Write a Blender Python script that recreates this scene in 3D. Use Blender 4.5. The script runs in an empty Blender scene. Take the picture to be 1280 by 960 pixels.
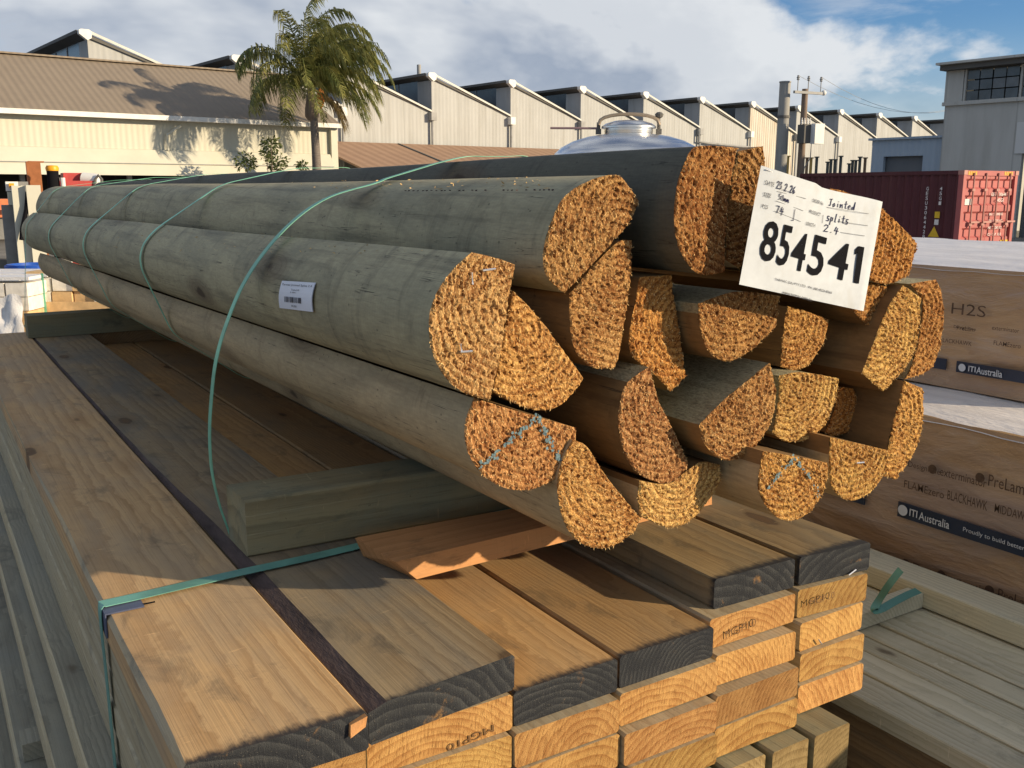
import bpy, bmesh, math, random
from mathutils import Vector, noise, geometry
random.seed(7)
R = math.radians
sc = bpy.context.scene
col = sc.collection

# ------------------------------------------------------------------ camera
F, CX, CY = 1200.0, 640.0, 480.0          # focal length in pixels of a 1280x960 picture
ZB = 1.50                                  # height of the pack's top face above the yard
H = 0.52                                   # camera above that face
CZ = ZB + H
PITCH = math.atan(242.0 / F)
AZ = R(32.0)                               # camera heading, clockwise from +Y (the boards run along +Y)
FWH = Vector((math.sin(AZ), math.cos(AZ), 0)); RT = Vector((math.cos(AZ), -math.sin(AZ), 0))
FW = FWH * math.cos(PITCH) + Vector((0, 0, -math.sin(PITCH)))
UP = FWH * math.sin(PITCH) + Vector((0, 0, math.cos(PITCH)))
CAM = Vector((0, 0, CZ))
cd = bpy.data.cameras.new('camera'); cam = bpy.data.objects.new('camera', cd); col.objects.link(cam)
cd.sensor_fit = 'HORIZONTAL'; cd.sensor_width = 36.0; cd.lens = 36.0 * F / 1280.0
cd.clip_start = 0.02; cd.clip_end = 5000
cam.location = CAM; cam.rotation_euler = (R(90) - PITCH, 0, -AZ)
sc.camera = cam

# ------------------------------------------------------------------ light
SUN_EL = R(16.0)
SUN_H = Vector((-math.sin(R(42.0)), math.cos(R(42.0))))            # horizontal travel of the light
sun_to = Vector((SUN_H.x * math.cos(SUN_EL), SUN_H.y * math.cos(SUN_EL), -math.sin(SUN_EL)))
sd = bpy.data.lights.new('sun', 'SUN'); so = bpy.data.objects.new('sun', sd); col.objects.link(so)
sd.energy = 5.0; sd.angle = R(0.55); sd.color = (1.0, 0.81, 0.56)
so.rotation_euler = sun_to.to_track_quat('-Z', 'Y').to_euler(); so.location = (20, -40, 20)
world = bpy.data.worlds.new('World'); sc.world = world; world.use_nodes = True
sc.view_settings.view_transform = 'Standard'; sc.view_settings.look = 'None'
sc.view_settings.exposure = 0.40; sc.view_settings.gamma = 1.0; sc.view_settings.use_curve_mapping = False
sc.render.engine = 'CYCLES'


# ------------------------------------------------------------------ node helper
class B:
    def __init__(s, tree):
        s.t = tree
    def n(s, typ, ins=None, out=0, **props):
        nd = s.t.nodes.new(typ)
        for k, v in props.items():
            setattr(nd, k, v)
        for k, v in (ins or {}).items():
            s.put(nd.inputs[k], v)
        return nd.outputs[out] if len(nd.outputs) else nd
    def put(s, sock, v):
        if isinstance(v, bpy.types.NodeSocket):
            s.t.links.new(v, sock)
        elif sock.type == 'RGBA' and len(v) == 3:
            sock.default_value = (*v, 1)
        else:
            sock.default_value = v
    def m(s, op, a, b=0.0, c=None, clamp=False):
        d = {0: a, 1: b}
        if c is not None: d[2] = c
        return s.n('ShaderNodeMath', d, operation=op, use_clamp=clamp)
    def mix(s, f, a, b, mode='MIX'):
        nd = s.t.nodes.new('ShaderNodeMix'); nd.data_type = 'RGBA'; nd.blend_type = mode; nd.clamp_factor = True
        s.put(nd.inputs[0], f); s.put(nd.inputs[6], a); s.put(nd.inputs[7], b)
        return nd.outputs[2]
    def ramp(s, f, lo, hi, a=0.0, b=1.0):
        return s.n('ShaderNodeMapRange', {0: f, 1: lo, 2: hi, 3: a, 4: b}, clamp=True)
    def smooth(s, f, lo, hi, a=0.0, b=1.0):
        return s.n('ShaderNodeMapRange', {0: f, 1: lo, 2: hi, 3: a, 4: b}, clamp=True, interpolation_type='SMOOTHSTEP')
    def noise(s, v, scale, detail=4, rough=0.55, dist=0.0, w=None):
        d = {'Vector': v, 'Scale': scale, 'Detail': detail, 'Roughness': rough, 'Distortion': dist}
        if w is not None:
            d['Vector'] = s.n('ShaderNodeVectorMath', {0: v, 1: s.comb(w, s.m('MULTIPLY', w, 1.7), s.m('MULTIPLY', w, 0.6))}, operation='ADD')
        return s.n('ShaderNodeTexNoise', d)
    def vor(s, v, scale, feature='F1', rand=1.0, out=0):
        return s.n('ShaderNodeTexVoronoi', {'Vector': v, 'Scale': scale, 'Randomness': rand}, out=out, feature=feature)
    def map(s, v, scale=(1, 1, 1), loc=(0, 0, 0), rot=(0, 0, 0)):
        return s.n('ShaderNodeMapping', {'Vector': v, 'Scale': scale, 'Location': loc, 'Rotation': rot})
    def obj(s): return s.n('ShaderNodeTexCoord', out=3)
    def rnd(s): return s.n('ShaderNodeObjectInfo', out=5)
    def sep(s, v):
        nd = s.t.nodes.new('ShaderNodeSeparateXYZ'); s.t.links.new(v, nd.inputs[0]); return nd.outputs
    def comb(s, x, y, z): return s.n('ShaderNodeCombineXYZ', {0: x, 1: y, 2: z})
    def bump(s, h, strength=0.5, dist=0.01, normal=None):
        d = {'Strength': strength, 'Distance': dist, 'Height': h}
        if normal is not None: d['Normal'] = normal
        return s.n('ShaderNodeBump', d)


def newmat(name):
    m = bpy.data.materials.new(name); m.use_nodes = True
    m.node_tree.nodes.clear()
    return m, B(m.node_tree)


def finish(m, b, color, rough=0.8, normal=None, metal=0.0, spec=0.3, **extra):
    d = {'Base Color': color, 'Roughness': rough, 'Metallic': metal, 'Specular IOR Level': spec}
    d.update(extra)
    if normal is not None: d['Normal'] = normal
    p = b.n('ShaderNodeBsdfPrincipled', d)
    b.n('ShaderNodeOutputMaterial', {'Surface': p})
    return m


# ------------------------------------------------------------------ sky with clouds
def build_world():
    t = world.node_tree; t.nodes.clear(); b = B(t)
    sky = b.n('ShaderNodeTexSky', sky_type='NISHITA', sun_disc=False, sun_elevation=SUN_EL,
              sun_rotation=math.atan2(-SUN_H.x, -SUN_H.y), air_density=1.0, dust_density=0.25, ozone_density=2.0)
    d = b.n('ShaderNodeTexCoord', out=0)
    x, y, z = b.sep(d)
    p = b.map(d, scale=(1, 1, 2.1), loc=(WL[0], WL[1], WL[2]))
    p2 = b.map(d, scale=(1, 1, 2.1), loc=(WL[0] + 0.035, WL[1] - 0.035, WL[2] + 0.075))     # a step towards the sun
    big = b.noise(p, 2.7, 8, 0.56, 0.2)
    sunw = b.noise(p2, 2.7, 5, 0.56, 0.2)
    cover = b.smooth(big, 0.455, 0.545)
    wisp = b.smooth(b.noise(b.map(d, scale=(1, 1, 4), loc=(3, 1, WL[2])), 5.0, 7, 0.62, 0.5), 0.50, 0.75, 0.0, 0.45)
    cover = b.m('MAXIMUM', b.m('MAXIMUM', cover, wisp), b.smooth(z, 0.0, 0.16, 0.75, 0.0))   # bank along the horizon
    thick = b.smooth(big, 0.50, 0.66)
    lit = b.ramp(b.m('SUBTRACT', big, sunw), -0.05, 0.07)
    tone = b.m('ADD', b.m('MULTIPLY', lit, 0.75), b.m('MULTIPLY', b.m('SUBTRACT', 1.0, thick), 0.40), clamp=True)
    cl = b.mix(tone, (3.1, 3.6, 4.5), (7.0, 7.2, 7.4))
    blue = b.mix(1.0, sky, (0.55, 0.80, 1.12), 'MULTIPLY')
    c = b.mix(b.m('MULTIPLY', cover, 0.95), blue, cl)
    bg = b.n('ShaderNodeBackground', {'Color': c, 'Strength': 0.085})
    b.n('ShaderNodeOutputWorld', {'Surface': bg})


WL = (3.3, 2.2, 5.0)
build_world()


# ------------------------------------------------------------------ materials
def ring_field(b, p, spacing, pith=(0.0, -0.05), wob=0.012, seed=0.0):
    """distance to a wandering pith axis along local Y, as saw-tooth growth rings"""
    r = b.rnd()
    x, y, z = b.sep(p)
    w = b.noise(b.map(p, scale=(5, 0.9, 5), loc=(seed, 0, 0)), 1.0, 3, 0.5, w=b.m('MULTIPLY', r, 40.0))
    w2 = b.noise(b.map(p, scale=(9, 0.7, 9), loc=(3 + seed, 0, 0)), 1.0, 3, 0.5, w=b.m('MULTIPLY', r, 61.0))
    xx = b.m('ADD', x, b.m('ADD', b.m('MULTIPLY', b.m('SUBTRACT', r, 0.5), 0.26), b.m('MULTIPLY', b.m('SUBTRACT', w, 0.5), wob * 4)))
    rz = b.m('FRACT', b.m('MULTIPLY', r, 7.31))
    z2 = b.m('ADD', z, b.m('ADD', b.m('MULTIPLY_ADD', rz, 0.13, 0.015), b.m('MULTIPLY', b.m('SUBTRACT', w2, 0.5), wob * 5)))
    rad = b.m('SQRT', b.m('ADD', b.m('MULTIPLY', xx, xx), b.m('MULTIPLY', z2, z2)))
    rad = b.m('ADD', rad, b.m('ADD', b.m('MULTIPLY', b.noise(p, 60, 3), 0.004), b.m('MULTIPLY', b.noise(p, 11, 2), 0.012)))
    sp = b.m('MULTIPLY', b.m('MULTIPLY_ADD', b.m('FRACT', b.m('MULTIPLY', r, 3.77)), 0.8, 0.65), spacing)
    fr = b.m('FRACT', b.m('DIVIDE', rad, sp))
    return b.m('MULTIPLY', b.m('POWER', fr, 1.8), b.smooth(fr, 1.0, 0.86))


def mat_board(name, light, dark, grey, greyamt=0.3, paint=False, knots=True, spacing=0.0085):
    m, b = newmat(name)
    p = b.obj(); r = b.rnd()
    ring = ring_field(b, p, spacing, wob=0.007)
    tint = b.n('ShaderNodeObjectInfo', out=1)
    fibre = b.noise(b.map(p, scale=(300, 4, 300)), 1.0, 3, 0.65)
    streak = b.noise(b.map(p, scale=(40, 1.6, 40)), 1.0, 4, 0.6)
    blot = b.noise(b.map(p, scale=(7, 2.6, 7)), 1.0, 5, 0.6, 0.4)
    c = b.mix(b.m('MULTIPLY', ring, 0.85), light, dark)
    c = b.mix(b.smooth(streak, 0.48, 0.76, 0, 0.38), c, dark)
    c = b.mix(b.smooth(blot, 0.36, 0.68, 0.0, greyamt * 1.6), c, grey)
    c = b.mix(b.smooth(fibre, 0.48, 0.74, 0.0, 0.32), c, tuple(v * 0.55 for v in dark))
    saw = b.noise(b.map(p, scale=(3, 320, 3)), 1.0, 2, 0.5)       # saw marks across the board
    c = b.mix(b.smooth(saw, 0.55, 0.8, 0, 0.12), c, tuple(v * 0.6 for v in dark))
    if knots:
        kp = b.n('ShaderNodeVectorMath', {0: b.map(p, scale=(9.0, 3.4, 0.0), loc=(0.3, 0, 0)), 1: b.comb(b.m('MULTIPLY', r, 9.0), b.m('MULTIPLY', r, 23.0), 0.0)}, operation='ADD')
        kp = b.n('ShaderNodeVectorMath', {0: kp, 1: b.comb(b.m('MULTIPLY', b.noise(p, 35, 3), 0.10), b.m('MULTIPLY', b.noise(b.map(p, loc=(5, 5, 5)), 30, 3), 0.10), 0.0)}, operation='ADD')
        v = b.vor(kp, 1.0)
        pick = b.smooth(b.sep(b.vor(kp, 1.0, out=1))[0], 0.60, 0.62)
        k = b.m('MULTIPLY', b.smooth(v, 0.105, 0.145, 1.0, 0.0), pick)
        core = b.m('MULTIPLY', b.smooth(v, 0.05, 0.10, 1.0, 0.0), pick)
        halo = b.m('MULTIPLY', b.smooth(v, 0.10, 0.36, 0.55, 0.0), pick)
        c = b.mix(halo, c, dark)
        c = b.mix(b.m('MULTIPLY', k, 0.75), c, (0.085, 0.050, 0.026))
        c = b.mix(b.m('MULTIPLY', core, 0.7), c, (0.15, 0.085, 0.038))
    grit = b.noise(p, 210, 3, 0.7)
    dirt = b.noise(b.map(p, scale=(16, 9, 16), loc=(2, 7, 1)), 1.0, 6, 0.7, 0.6)
    c = b.mix(b.smooth(dirt, 0.54, 0.70, 0, 0.5), c, tuple(v * 0.42 for v in grey))
    c = b.mix(b.smooth(grit, 0.66, 0.74, 0, 0.55), c, tuple(v * 0.30 for v in dark))
    c = b.mix(b.smooth(grit, 0.30, 0.24, 0, 0.4), c, tuple(min(1, v * 1.6) for v in light))
    scr = b.noise(b.map(p, scale=(30, 150, 30), rot=(0, 0, 0.6)), 1.0, 2, 0.5)
    c = b.mix(b.smooth(scr, 0.70, 0.76, 0, 0.35), c, tuple(min(1, v * 1.5) for v in light))
    val = b.m('MULTIPLY_ADD', r, 0.30, 0.82)
    c = b.mix(1.0, c, b.comb(val, val, val), 'MULTIPLY')
    c = b.mix(1.0, c, tint, 'MULTIPLY')
    rough = 0.78
    if paint:
        x, y, z = b.sep(p)
        edge = b.m('ADD', y, b.m('MULTIPLY', b.m('SUBTRACT', b.noise(b.map(p, scale=(70, 25, 70)), 1.0, 5, 0.7), 0.5), 0.030))
        pm = b.smooth(edge, 0.000, 0.017, 0.95, 0.0)
        c = b.mix(pm, c, (0.022, 0.024, 0.028))
    nrm = b.bump(fibre, 0.4, 0.0016)
    return finish(m, b, c, rough, nrm, spec=0.25)


def mat_end(name, light, dark, black=False, spacing=0.0095):
    m, b = newmat(name)
    p = b.obj(); r = b.rnd()
    ring = ring_field(b, p, spacing, wob=0.005)
    fine = b.noise(p, 700, 3, 0.75)
    rot = b.n('ShaderNodeVectorRotate', {'Vector': p, 'Axis': (0, 1, 0), 'Angle': b.m('MULTIPLY_ADD', r, 1.2, -0.9)})
    torn = b.noise(b.map(rot, scale=(420, 1, 70)), 1.0, 4, 0.7)
    patch = b.noise(p, 26, 5, 0.62, 0.5, w=b.m('MULTIPLY', r, 30))
    c = b.mix(b.smooth(patch, 0.36, 0.66), light, tuple(x * 0.62 + y * 0.38 for x, y in zip(light, dark)))
    c = b.mix(b.m('MULTIPLY', ring, b.smooth(patch, 0.3, 0.6, 0.45, 1.0)), c, dark)
    c = b.mix(b.smooth(torn, 0.50, 0.34, 0.0, 0.60), c, tuple(v * 0.45 for v in dark))
    c = b.mix(b.smooth(torn, 0.56, 0.74, 0.0, 0.55), c, tuple(min(1, v * 1.3) for v in light))
    c = b.mix(b.smooth(fine, 0.45, 0.25, 0.0, 0.5), c, tuple(v * 0.4 for v in dark))
    if black:
        keep = b.smooth(b.m('ADD', patch, b.m('MULTIPLY', b.m('SUBTRACT', fine, 0.5), 0.12)), 0.62, 0.76, 0.0, 0.6)
        ink = b.mix(b.m('MULTIPLY', ring, b.smooth(patch, 0.35, 0.6, 0.15, 0.75)), (0.022, 0.024, 0.028), (0.080, 0.082, 0.080))
        ink = b.mix(b.smooth(torn, 0.58, 0.75, 0.0, 0.45), ink, (0.15, 0.145, 0.13))
        ink = b.mix(b.smooth(fine, 0.62, 0.75, 0.0, 0.8), ink, (0.30, 0.27, 0.21))
        c = b.mix(keep, ink, c)
    else:
        val = b.m('MULTIPLY_ADD', r, 0.55, 0.66)
        c = b.mix(1.0, c, b.comb(val, b.m('MULTIPLY', val, b.m('MULTIPLY_ADD', b.m('FRACT', b.m('MULTIPLY', r, 5.3)), 0.14, 0.93)), val), 'MULTIPLY')
    nrm = b.bump(b.m('ADD', fine, torn), 0.7, 0.0022)
    return finish(m, b, c, 0.85, nrm, spec=0.2)


def mat_logside(name, base, second, stain, rippled=True, fuzzy=False):
    m, b = newmat(name)
    p = b.obj(); r = b.rnd()
    x, y, z = b.sep(p)
    w = b.m('MULTIPLY', r, 50)
    blot = b.noise(b.map(p, scale=(9, 3.0, 9)), 1.0, 6, 0.62, 0.8, w=w)
    streak = b.noise(b.map(p, scale=(55, 2.4, 55)), 1.0, 5, 0.6, w=w)
    cross = b.noise(b.map(p, scale=(6, 15, 6)), 1.0, 5, 0.65, 1.2, w=w)
    fine = b.noise(b.map(p, scale=(300, 60, 300)), 1.0, 3, 0.6)
    c = b.mix(b.smooth(blot, 0.38, 0.66), base, second)
    c = b.mix(b.smooth(streak, 0.48, 0.74, 0, 0.65), c, stain)
    c = b.mix(b.smooth(cross, 0.53, 0.70, 0, 0.5), c, stain)
    pale = b.noise(b.map(p, scale=(16, 5, 16), loc=(4, 1, 2)), 1.0, 6, 0.7, 0.5, w=w)
    c = b.mix(b.smooth(pale, 0.60, 0.78, 0, 0.45), c, tuple(min(1, v * 1.7) for v in second))
    v = b.vor(b.map(p, scale=(5.5, 2.1, 5.5), loc=(0.17, 0.4, 0.2)), 1.0)
    k = b.smooth(b.m('ADD', v, b.m('MULTIPLY', b.noise(p, 45, 3), 0.08)), 0.085, 0.115, 0.85, 0.0)
    c = b.mix(b.smooth(v, 0.09, 0.22, 0.5, 0), c, (0.15, 0.095, 0.05))
    c = b.mix(b.m('MULTIPLY', b.smooth(b.m('SINE', b.m('MULTIPLY', v, 190.0)), 0.2, 0.9), b.smooth(v, 0.26, 0.12, 0, 0.16)), c, (0.07, 0.045, 0.025))
    c = b.mix(k, c, (0.050, 0.030, 0.018))
    crk = b.noise(b.map(p, scale=(70, 1.1, 70), loc=(9, 3, 5)), 1.0, 4, 0.55, 0.2, w=w)
    crack = b.m('MULTIPLY', b.smooth(b.m('ABSOLUTE', b.m('SUBTRACT', crk, 0.5)), 0.010, 0.0), b.smooth(pale, 0.50, 0.62))
    c = b.mix(b.m('MULTIPLY', crack, 0.85), c, (0.025, 0.022, 0.016))
    speck = b.vor(b.map(p, scale=(60, 40, 60)), 1.0)
    c = b.mix(b.smooth(speck, 0.05, 0.12, 0.5, 0), c, (0.03, 0.028, 0.022))
    c = b.mix(b.ramp(fine, 0.35, 0.75, 0.25, 0.0), c, tuple(q * 0.4 for q in stain))
    h = b.m('ADD', b.m('MULTIPLY', fine, 0.5), b.m('MULTIPLY', streak, 0.5))
    if rippled:
        rip = b.n('ShaderNodeTexWave', {'Vector': p, 'Scale': 46.0, 'Distortion': 2.4, 'Detail': 2.0, 'Detail Scale': 0.8},
                  wave_type='BANDS', bands_direction='Y')
        h = b.m('ADD', h, b.m('MULTIPLY', rip, 0.14))
        c = b.mix(b.m('MULTIPLY', rip, 0.04), c, tuple(q * 0.5 for q in stain))
    st, di = 0.4, 0.0016
    if fuzzy:
        fz = b.noise(b.map(p, scale=(420, 150, 420)), 1.0, 4, 0.75)
        h = b.m('ADD', h, b.m('MULTIPLY', fz, 2.2)); st, di = 0.9, 0.003
        c = b.mix(b.smooth(fz, 0.45, 0.7, 0.0, 0.5), c, tuple(min(1, q * 1.8) for q in second))
        c = b.mix(b.smooth(fz, 0.48, 0.3, 0.0, 0.6), c, tuple(q * 0.35 for q in stain))
    return finish(m, b, c, 0.74, b.bump(h, st, di), spec=0.3)


def mat_logend():
    m, b = newmat('torn end grain')
    p = b.obj(); r = b.rnd()
    tint = b.n('ShaderNodeObjectInfo', out=1)
    att = b.n('ShaderNodeAttribute', out=2, attribute_name='pit')
    ring = b.n('ShaderNodeAttribute', out=2, attribute_name='ring')
    rot = b.n('ShaderNodeVectorRotate', {'Vector': p, 'Axis': (0, 1, 0), 'Angle': b.m('MULTIPLY', r, 6.28)})
    f1 = b.noise(b.map(rot, scale=(950, 300, 480)), 1.0, 3, 0.7)
    f2 = b.noise(b.map(rot, scale=(460, 120, 190)), 1.0, 3, 0.65, 0.4)
    big = b.noise(p, 22, 4, 0.6, 0.4, w=b.m('MULTIPLY', r, 37))
    fr = b.m('FRACT', ring)
    band = b.m('MULTIPLY', b.smooth(fr, 0.25, 0.85), b.smooth(fr, 1.0, 0.90))
    c = b.mix(b.smooth(big, 0.38, 0.62), (0.47, 0.240, 0.090), (0.64, 0.39, 0.160))
    c = b.mix(b.m('MULTIPLY', band, b.smooth(big, 0.3, 0.65, 0.85, 0.55)), c, (0.21, 0.080, 0.025))
    c = b.mix(b.m('MULTIPLY', b.smooth(f2, 0.50, 0.66, 0, 0.75), b.m('SUBTRACT', 1.0, b.m('MULTIPLY', band, 0.6))), c, (0.86, 0.61, 0.30))
    c = b.mix(b.smooth(f2, 0.47, 0.32, 0, 0.9), c, (0.14, 0.052, 0.017))
    c = b.mix(b.smooth(f1, 0.56, 0.72, 0, 0.55), c, (0.90, 0.68, 0.38))
    c = b.mix(b.smooth(f1, 0.43, 0.28, 0, 0.75), c, (0.10, 0.036, 0.013))
    c = b.mix(b.smooth(att, 0.15, 0.9, 0, 0.65), c, (0.075, 0.028, 0.011))  # shade inside the torn pits is painted as darker colour
    c = b.mix(1.0, c, tint, 'MULTIPLY')
    return finish(m, b, c, 0.9, b.bump(b.m('ADD', f1, f2), 0.9, 0.003), spec=0.15)


def simple(name, c, rough=0.7, metal=0.0, var=0.15, scale=8.0, bump=0.0, spec=0.3, stain=None, stretch=(1, 1, 1)):
    m, b = newmat(name)
    p = b.map(b.obj(), scale=stretch)
    n = b.noise(p, scale, 5, 0.6)
    k = b.ramp(n, 0.3, 0.7, 1 - var, 1 + var)
    cc = b.mix(1.0, (*c, 1), b.comb(k, k, k), 'MULTIPLY')
    if stain:
        n2 = b.noise(p, scale * 0.37, 6, 0.65, 0.4)
        cc = b.mix(b.smooth(n2, 0.52, 0.74, 0, 0.7), cc, stain)
    nrm = b.bump(b.noise(p, scale * 6, 4), bump, 0.004) if bump else None
    return finish(m, b, cc, rough, nrm, metal, spec)


def mat_sheet(name, c, stain, pitch=0.20, axis='X', depth=0.02, rough=0.7, panel=0.0, dirt=0.5):
    """profiled metal or fibre-cement sheet: ribs along one local axis, weather streaks running down"""
    m, b = newmat(name)
    p = b.obj(); x, y, z = b.sep(p)
    u = {'X': x, 'Y': y}[axis]
    rib = b.m('SINE', b.m('MULTIPLY', u, 2 * math.pi / pitch))
    st = b.noise(b.map(p, scale=(1.6, 1.6, 0.16)), 1.0, 6, 0.65)
    bl = b.noise(p, 0.45, 5, 0.6)
    cc = b.mix(b.smooth(st, 0.40, 0.72, 0, dirt), c, stain)
    cc = b.mix(b.smooth(bl, 0.4, 0.7, 0, dirt * 0.6), cc, tuple(v * 0.8 for v in c))
    if panel:
        fr = b.m('FRACT', b.m('DIVIDE', u, panel))
        cc = b.mix(b.smooth(fr, 0.03, 0.0, 0, 0.35), cc, tuple(v * 0.35 for v in stain))
    return finish(m, b, cc, rough, b.bump(rib, 0.7, depth), spec=0.25)


M = {}
M['board'] = mat_board('weathered pine', (0.44, 0.34, 0.20), (0.28, 0.19, 0.095), (0.33, 0.30, 0.22), 0.5)
M['board_p'] = mat_board('weathered pine, painted end', (0.36, 0.265, 0.150), (0.20, 0.130, 0.066), (0.18, 0.165, 0.135), 0.55, paint=True)  # weathered grey, darkened further to paint in the deck's shade under the logs
M['board_warm'] = mat_board('fresh pine, painted end', (0.57, 0.372, 0.178), (0.35, 0.200, 0.083), (0.34, 0.265, 0.175), 0.42, paint=True)
M['end'] = mat_end('sawn pine end', (0.56, 0.325, 0.108), (0.28, 0.118, 0.031))
M['end_black'] = mat_end('black sealed pine end', (0.50, 0.29, 0.10), (0.30, 0.14, 0.04), black=True)
M['green_board'] = mat_board('treated green timber', (0.32, 0.295, 0.215), (0.20, 0.18, 0.13), (0.26, 0.255, 0.205), 0.45)
M['skylit_edge'] = mat_board('skylit tan edge', (0.47, 0.395, 0.25), (0.31, 0.24, 0.135), (0.38, 0.34, 0.24), 0.35, knots=False)  # tan timber, lightened in colour for skylight and ground bounce on side faces
M['bearer'] = mat_board('treated bearer', (0.30, 0.245, 0.13), (0.16, 0.12, 0.06), (0.16, 0.19, 0.145), 0.4, knots=False, spacing=0.028)
M['offcut'] = mat_board('orange hardwood', (0.58, 0.29, 0.115), (0.44, 0.20, 0.07), (0.46, 0.25, 0.11), 0.1, knots=False, spacing=0.02)
M['pale_board'] = mat_board('pale dressed pine', (0.62, 0.555, 0.385), (0.42, 0.36, 0.22), (0.52, 0.50, 0.37), 0.35)
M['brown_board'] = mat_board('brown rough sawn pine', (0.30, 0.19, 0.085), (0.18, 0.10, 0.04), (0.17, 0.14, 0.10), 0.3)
M['bark'] = simple('bark wane', (0.075, 0.052, 0.045), 0.9, var=0.5, scale=35, bump=0.6, stretch=(1, 0.25, 1))
M['log_grey'] = mat_logside('grey green peeled pole', (0.46, 0.405, 0.245), (0.32, 0.292, 0.186), (0.150, 0.134, 0.086))
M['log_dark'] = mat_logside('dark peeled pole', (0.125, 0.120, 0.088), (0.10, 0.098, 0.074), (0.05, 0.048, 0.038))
M['log_tan'] = mat_logside('tan split pole', (0.53, 0.405, 0.23), (0.41, 0.325, 0.19), (0.23, 0.165, 0.09))
M['log_brown'] = mat_logside('brown split face', (0.27, 0.155, 0.060), (0.21, 0.130, 0.055), (0.11, 0.062, 0.026), rippled=False)
M['log_fuzzy'] = mat_logside('rough sawn olive face', (0.48, 0.42, 0.25), (0.42, 0.375, 0.23), (0.20, 0.16, 0.085), rippled=False, fuzzy=True)
M['log_end'] = mat_logend()
M['fibre'] = simple('torn fibre', (0.66, 0.44, 0.19), 0.9, var=0.6, scale=300)
M['staple'] = simple('galvanised staple', (0.82, 0.83, 0.86), 0.35, 0.9, var=0.05)
M['chalk'] = simple('blue crayon', (0.13, 0.20, 0.22), 0.9, var=0.3, scale=300)
M['paper'] = simple('white card', (0.52, 0.555, 0.585), 0.75, var=0.06, scale=60, stain=(0.47, 0.48, 0.47))
M['ink'] = simple('black ink', (0.010, 0.010, 0.012), 0.9, var=0.2, scale=300, spec=0.05)
M['ink_grey'] = simple('grey print', (0.07, 0.07, 0.08), 0.9, var=0.2, scale=300, spec=0.05)
M['pen'] = simple('blue black pen', (0.022, 0.022, 0.060), 0.9, var=0.2, scale=300, spec=0.05)


def mat_strap(name, c):
    m, b = newmat(name)
    p = b.obj()
    n = b.noise(p, 9, 4)
    emb = b.n('ShaderNodeTexChecker', {'Vector': p, 'Scale': 700.0}, out=1)
    cc = b.mix(b.smooth(n, 0.4, 0.65), c, tuple(min(1, v * 1.6) for v in c))
    return finish(m, b, cc, 0.42, b.bump(emb, 0.25, 0.0004), spec=0.5)


M['strap'] = mat_strap('green strapping', (0.13, 0.38, 0.25))
M['strap_teal'] = mat_strap('teal strapping', (0.10, 0.25, 0.20))
M['clip'] = simple('blue grey corner protector', (0.085, 0.10, 0.16), 0.4, 0.0, var=0.2, scale=30)


# ------------------------------------------------------------------ object helpers
def P(x, y, z): return Vector((x, y, ZB + z))          # pack coordinates: z measured from the pack's top face


def ray(px, py): return RT * ((px - CX) / F) + UP * ((CY - py) / F) + FW
def at_y(px, py, Y):
    d = ray(px, py); return CAM + d * (Y / d.y)
def at_x(px, py, X):
    d = ray(px, py); return CAM + d * (X / d.x)
def at_z(px, py, z):
    d = ray(px, py); return CAM + d * ((ZB + z - CZ) / d.z)
def at_d(px, py, depth): return CAM + ray(px, py) * depth


def at_l(px, py, dep):
    d = ray(px, py); return CAM + d * (dep / d.dot(FWH))


def mesh_obj(name, verts, faces, mats, parent=None, origin=None, fmat=None, smooth=None, attrs=None):
    """link one mesh; verts are world positions and get stored around a base origin"""
    vs = [Vector(v) for v in verts]
    if origin is None:
        xs = [v.x for v in vs]; ys = [v.y for v in vs]; zs = [v.z for v in vs]
        origin = Vector(((min(xs) + max(xs)) / 2, (min(ys) + max(ys)) / 2, min(zs)))
    me = bpy.data.meshes.new(name)
    me.from_pydata([v - origin for v in vs], [], faces)
    for mt in (mats if isinstance(mats, (list, tuple)) else [mats]):
        me.materials.append(mt)
    if fmat:
        me.polygons.foreach_set('material_index', fmat)
    if attrs:
        for k, vals in attrs.items():
            a = me.attributes.new(k, 'FLOAT', 'POINT'); a.data.foreach_set('value', vals)
    me.validate(); me.update()
    if smooth is not None:
        me.polygons.foreach_set('use_smooth', [True] * len(me.polygons))
        me.set_sharp_from_angle(angle=R(smooth))
    o = bpy.data.objects.new(name, me); col.objects.link(o)
    place(o, origin, parent)
    return o


def wloc(o):
    v = Vector(o.location)
    return v + wloc(o.parent) if o.parent else v


def place(o, origin, parent):
    if parent is not None:
        o.parent = parent; o.location = Vector(origin) - wloc(parent)
    else:
        o.location = origin


def empty(name, loc):
    o = bpy.data.objects.new(name, None); o.empty_display_size = 0.1; col.objects.link(o); o.location = loc
    return o


def tag(o, label, cat, group=None, kind=None):
    if kind == 'structure':
        o['kind'] = kind
        return o
    o['label'] = label; o['category'] = cat
    if group: o['group'] = group
    if kind: o['kind'] = kind
    return o


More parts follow.
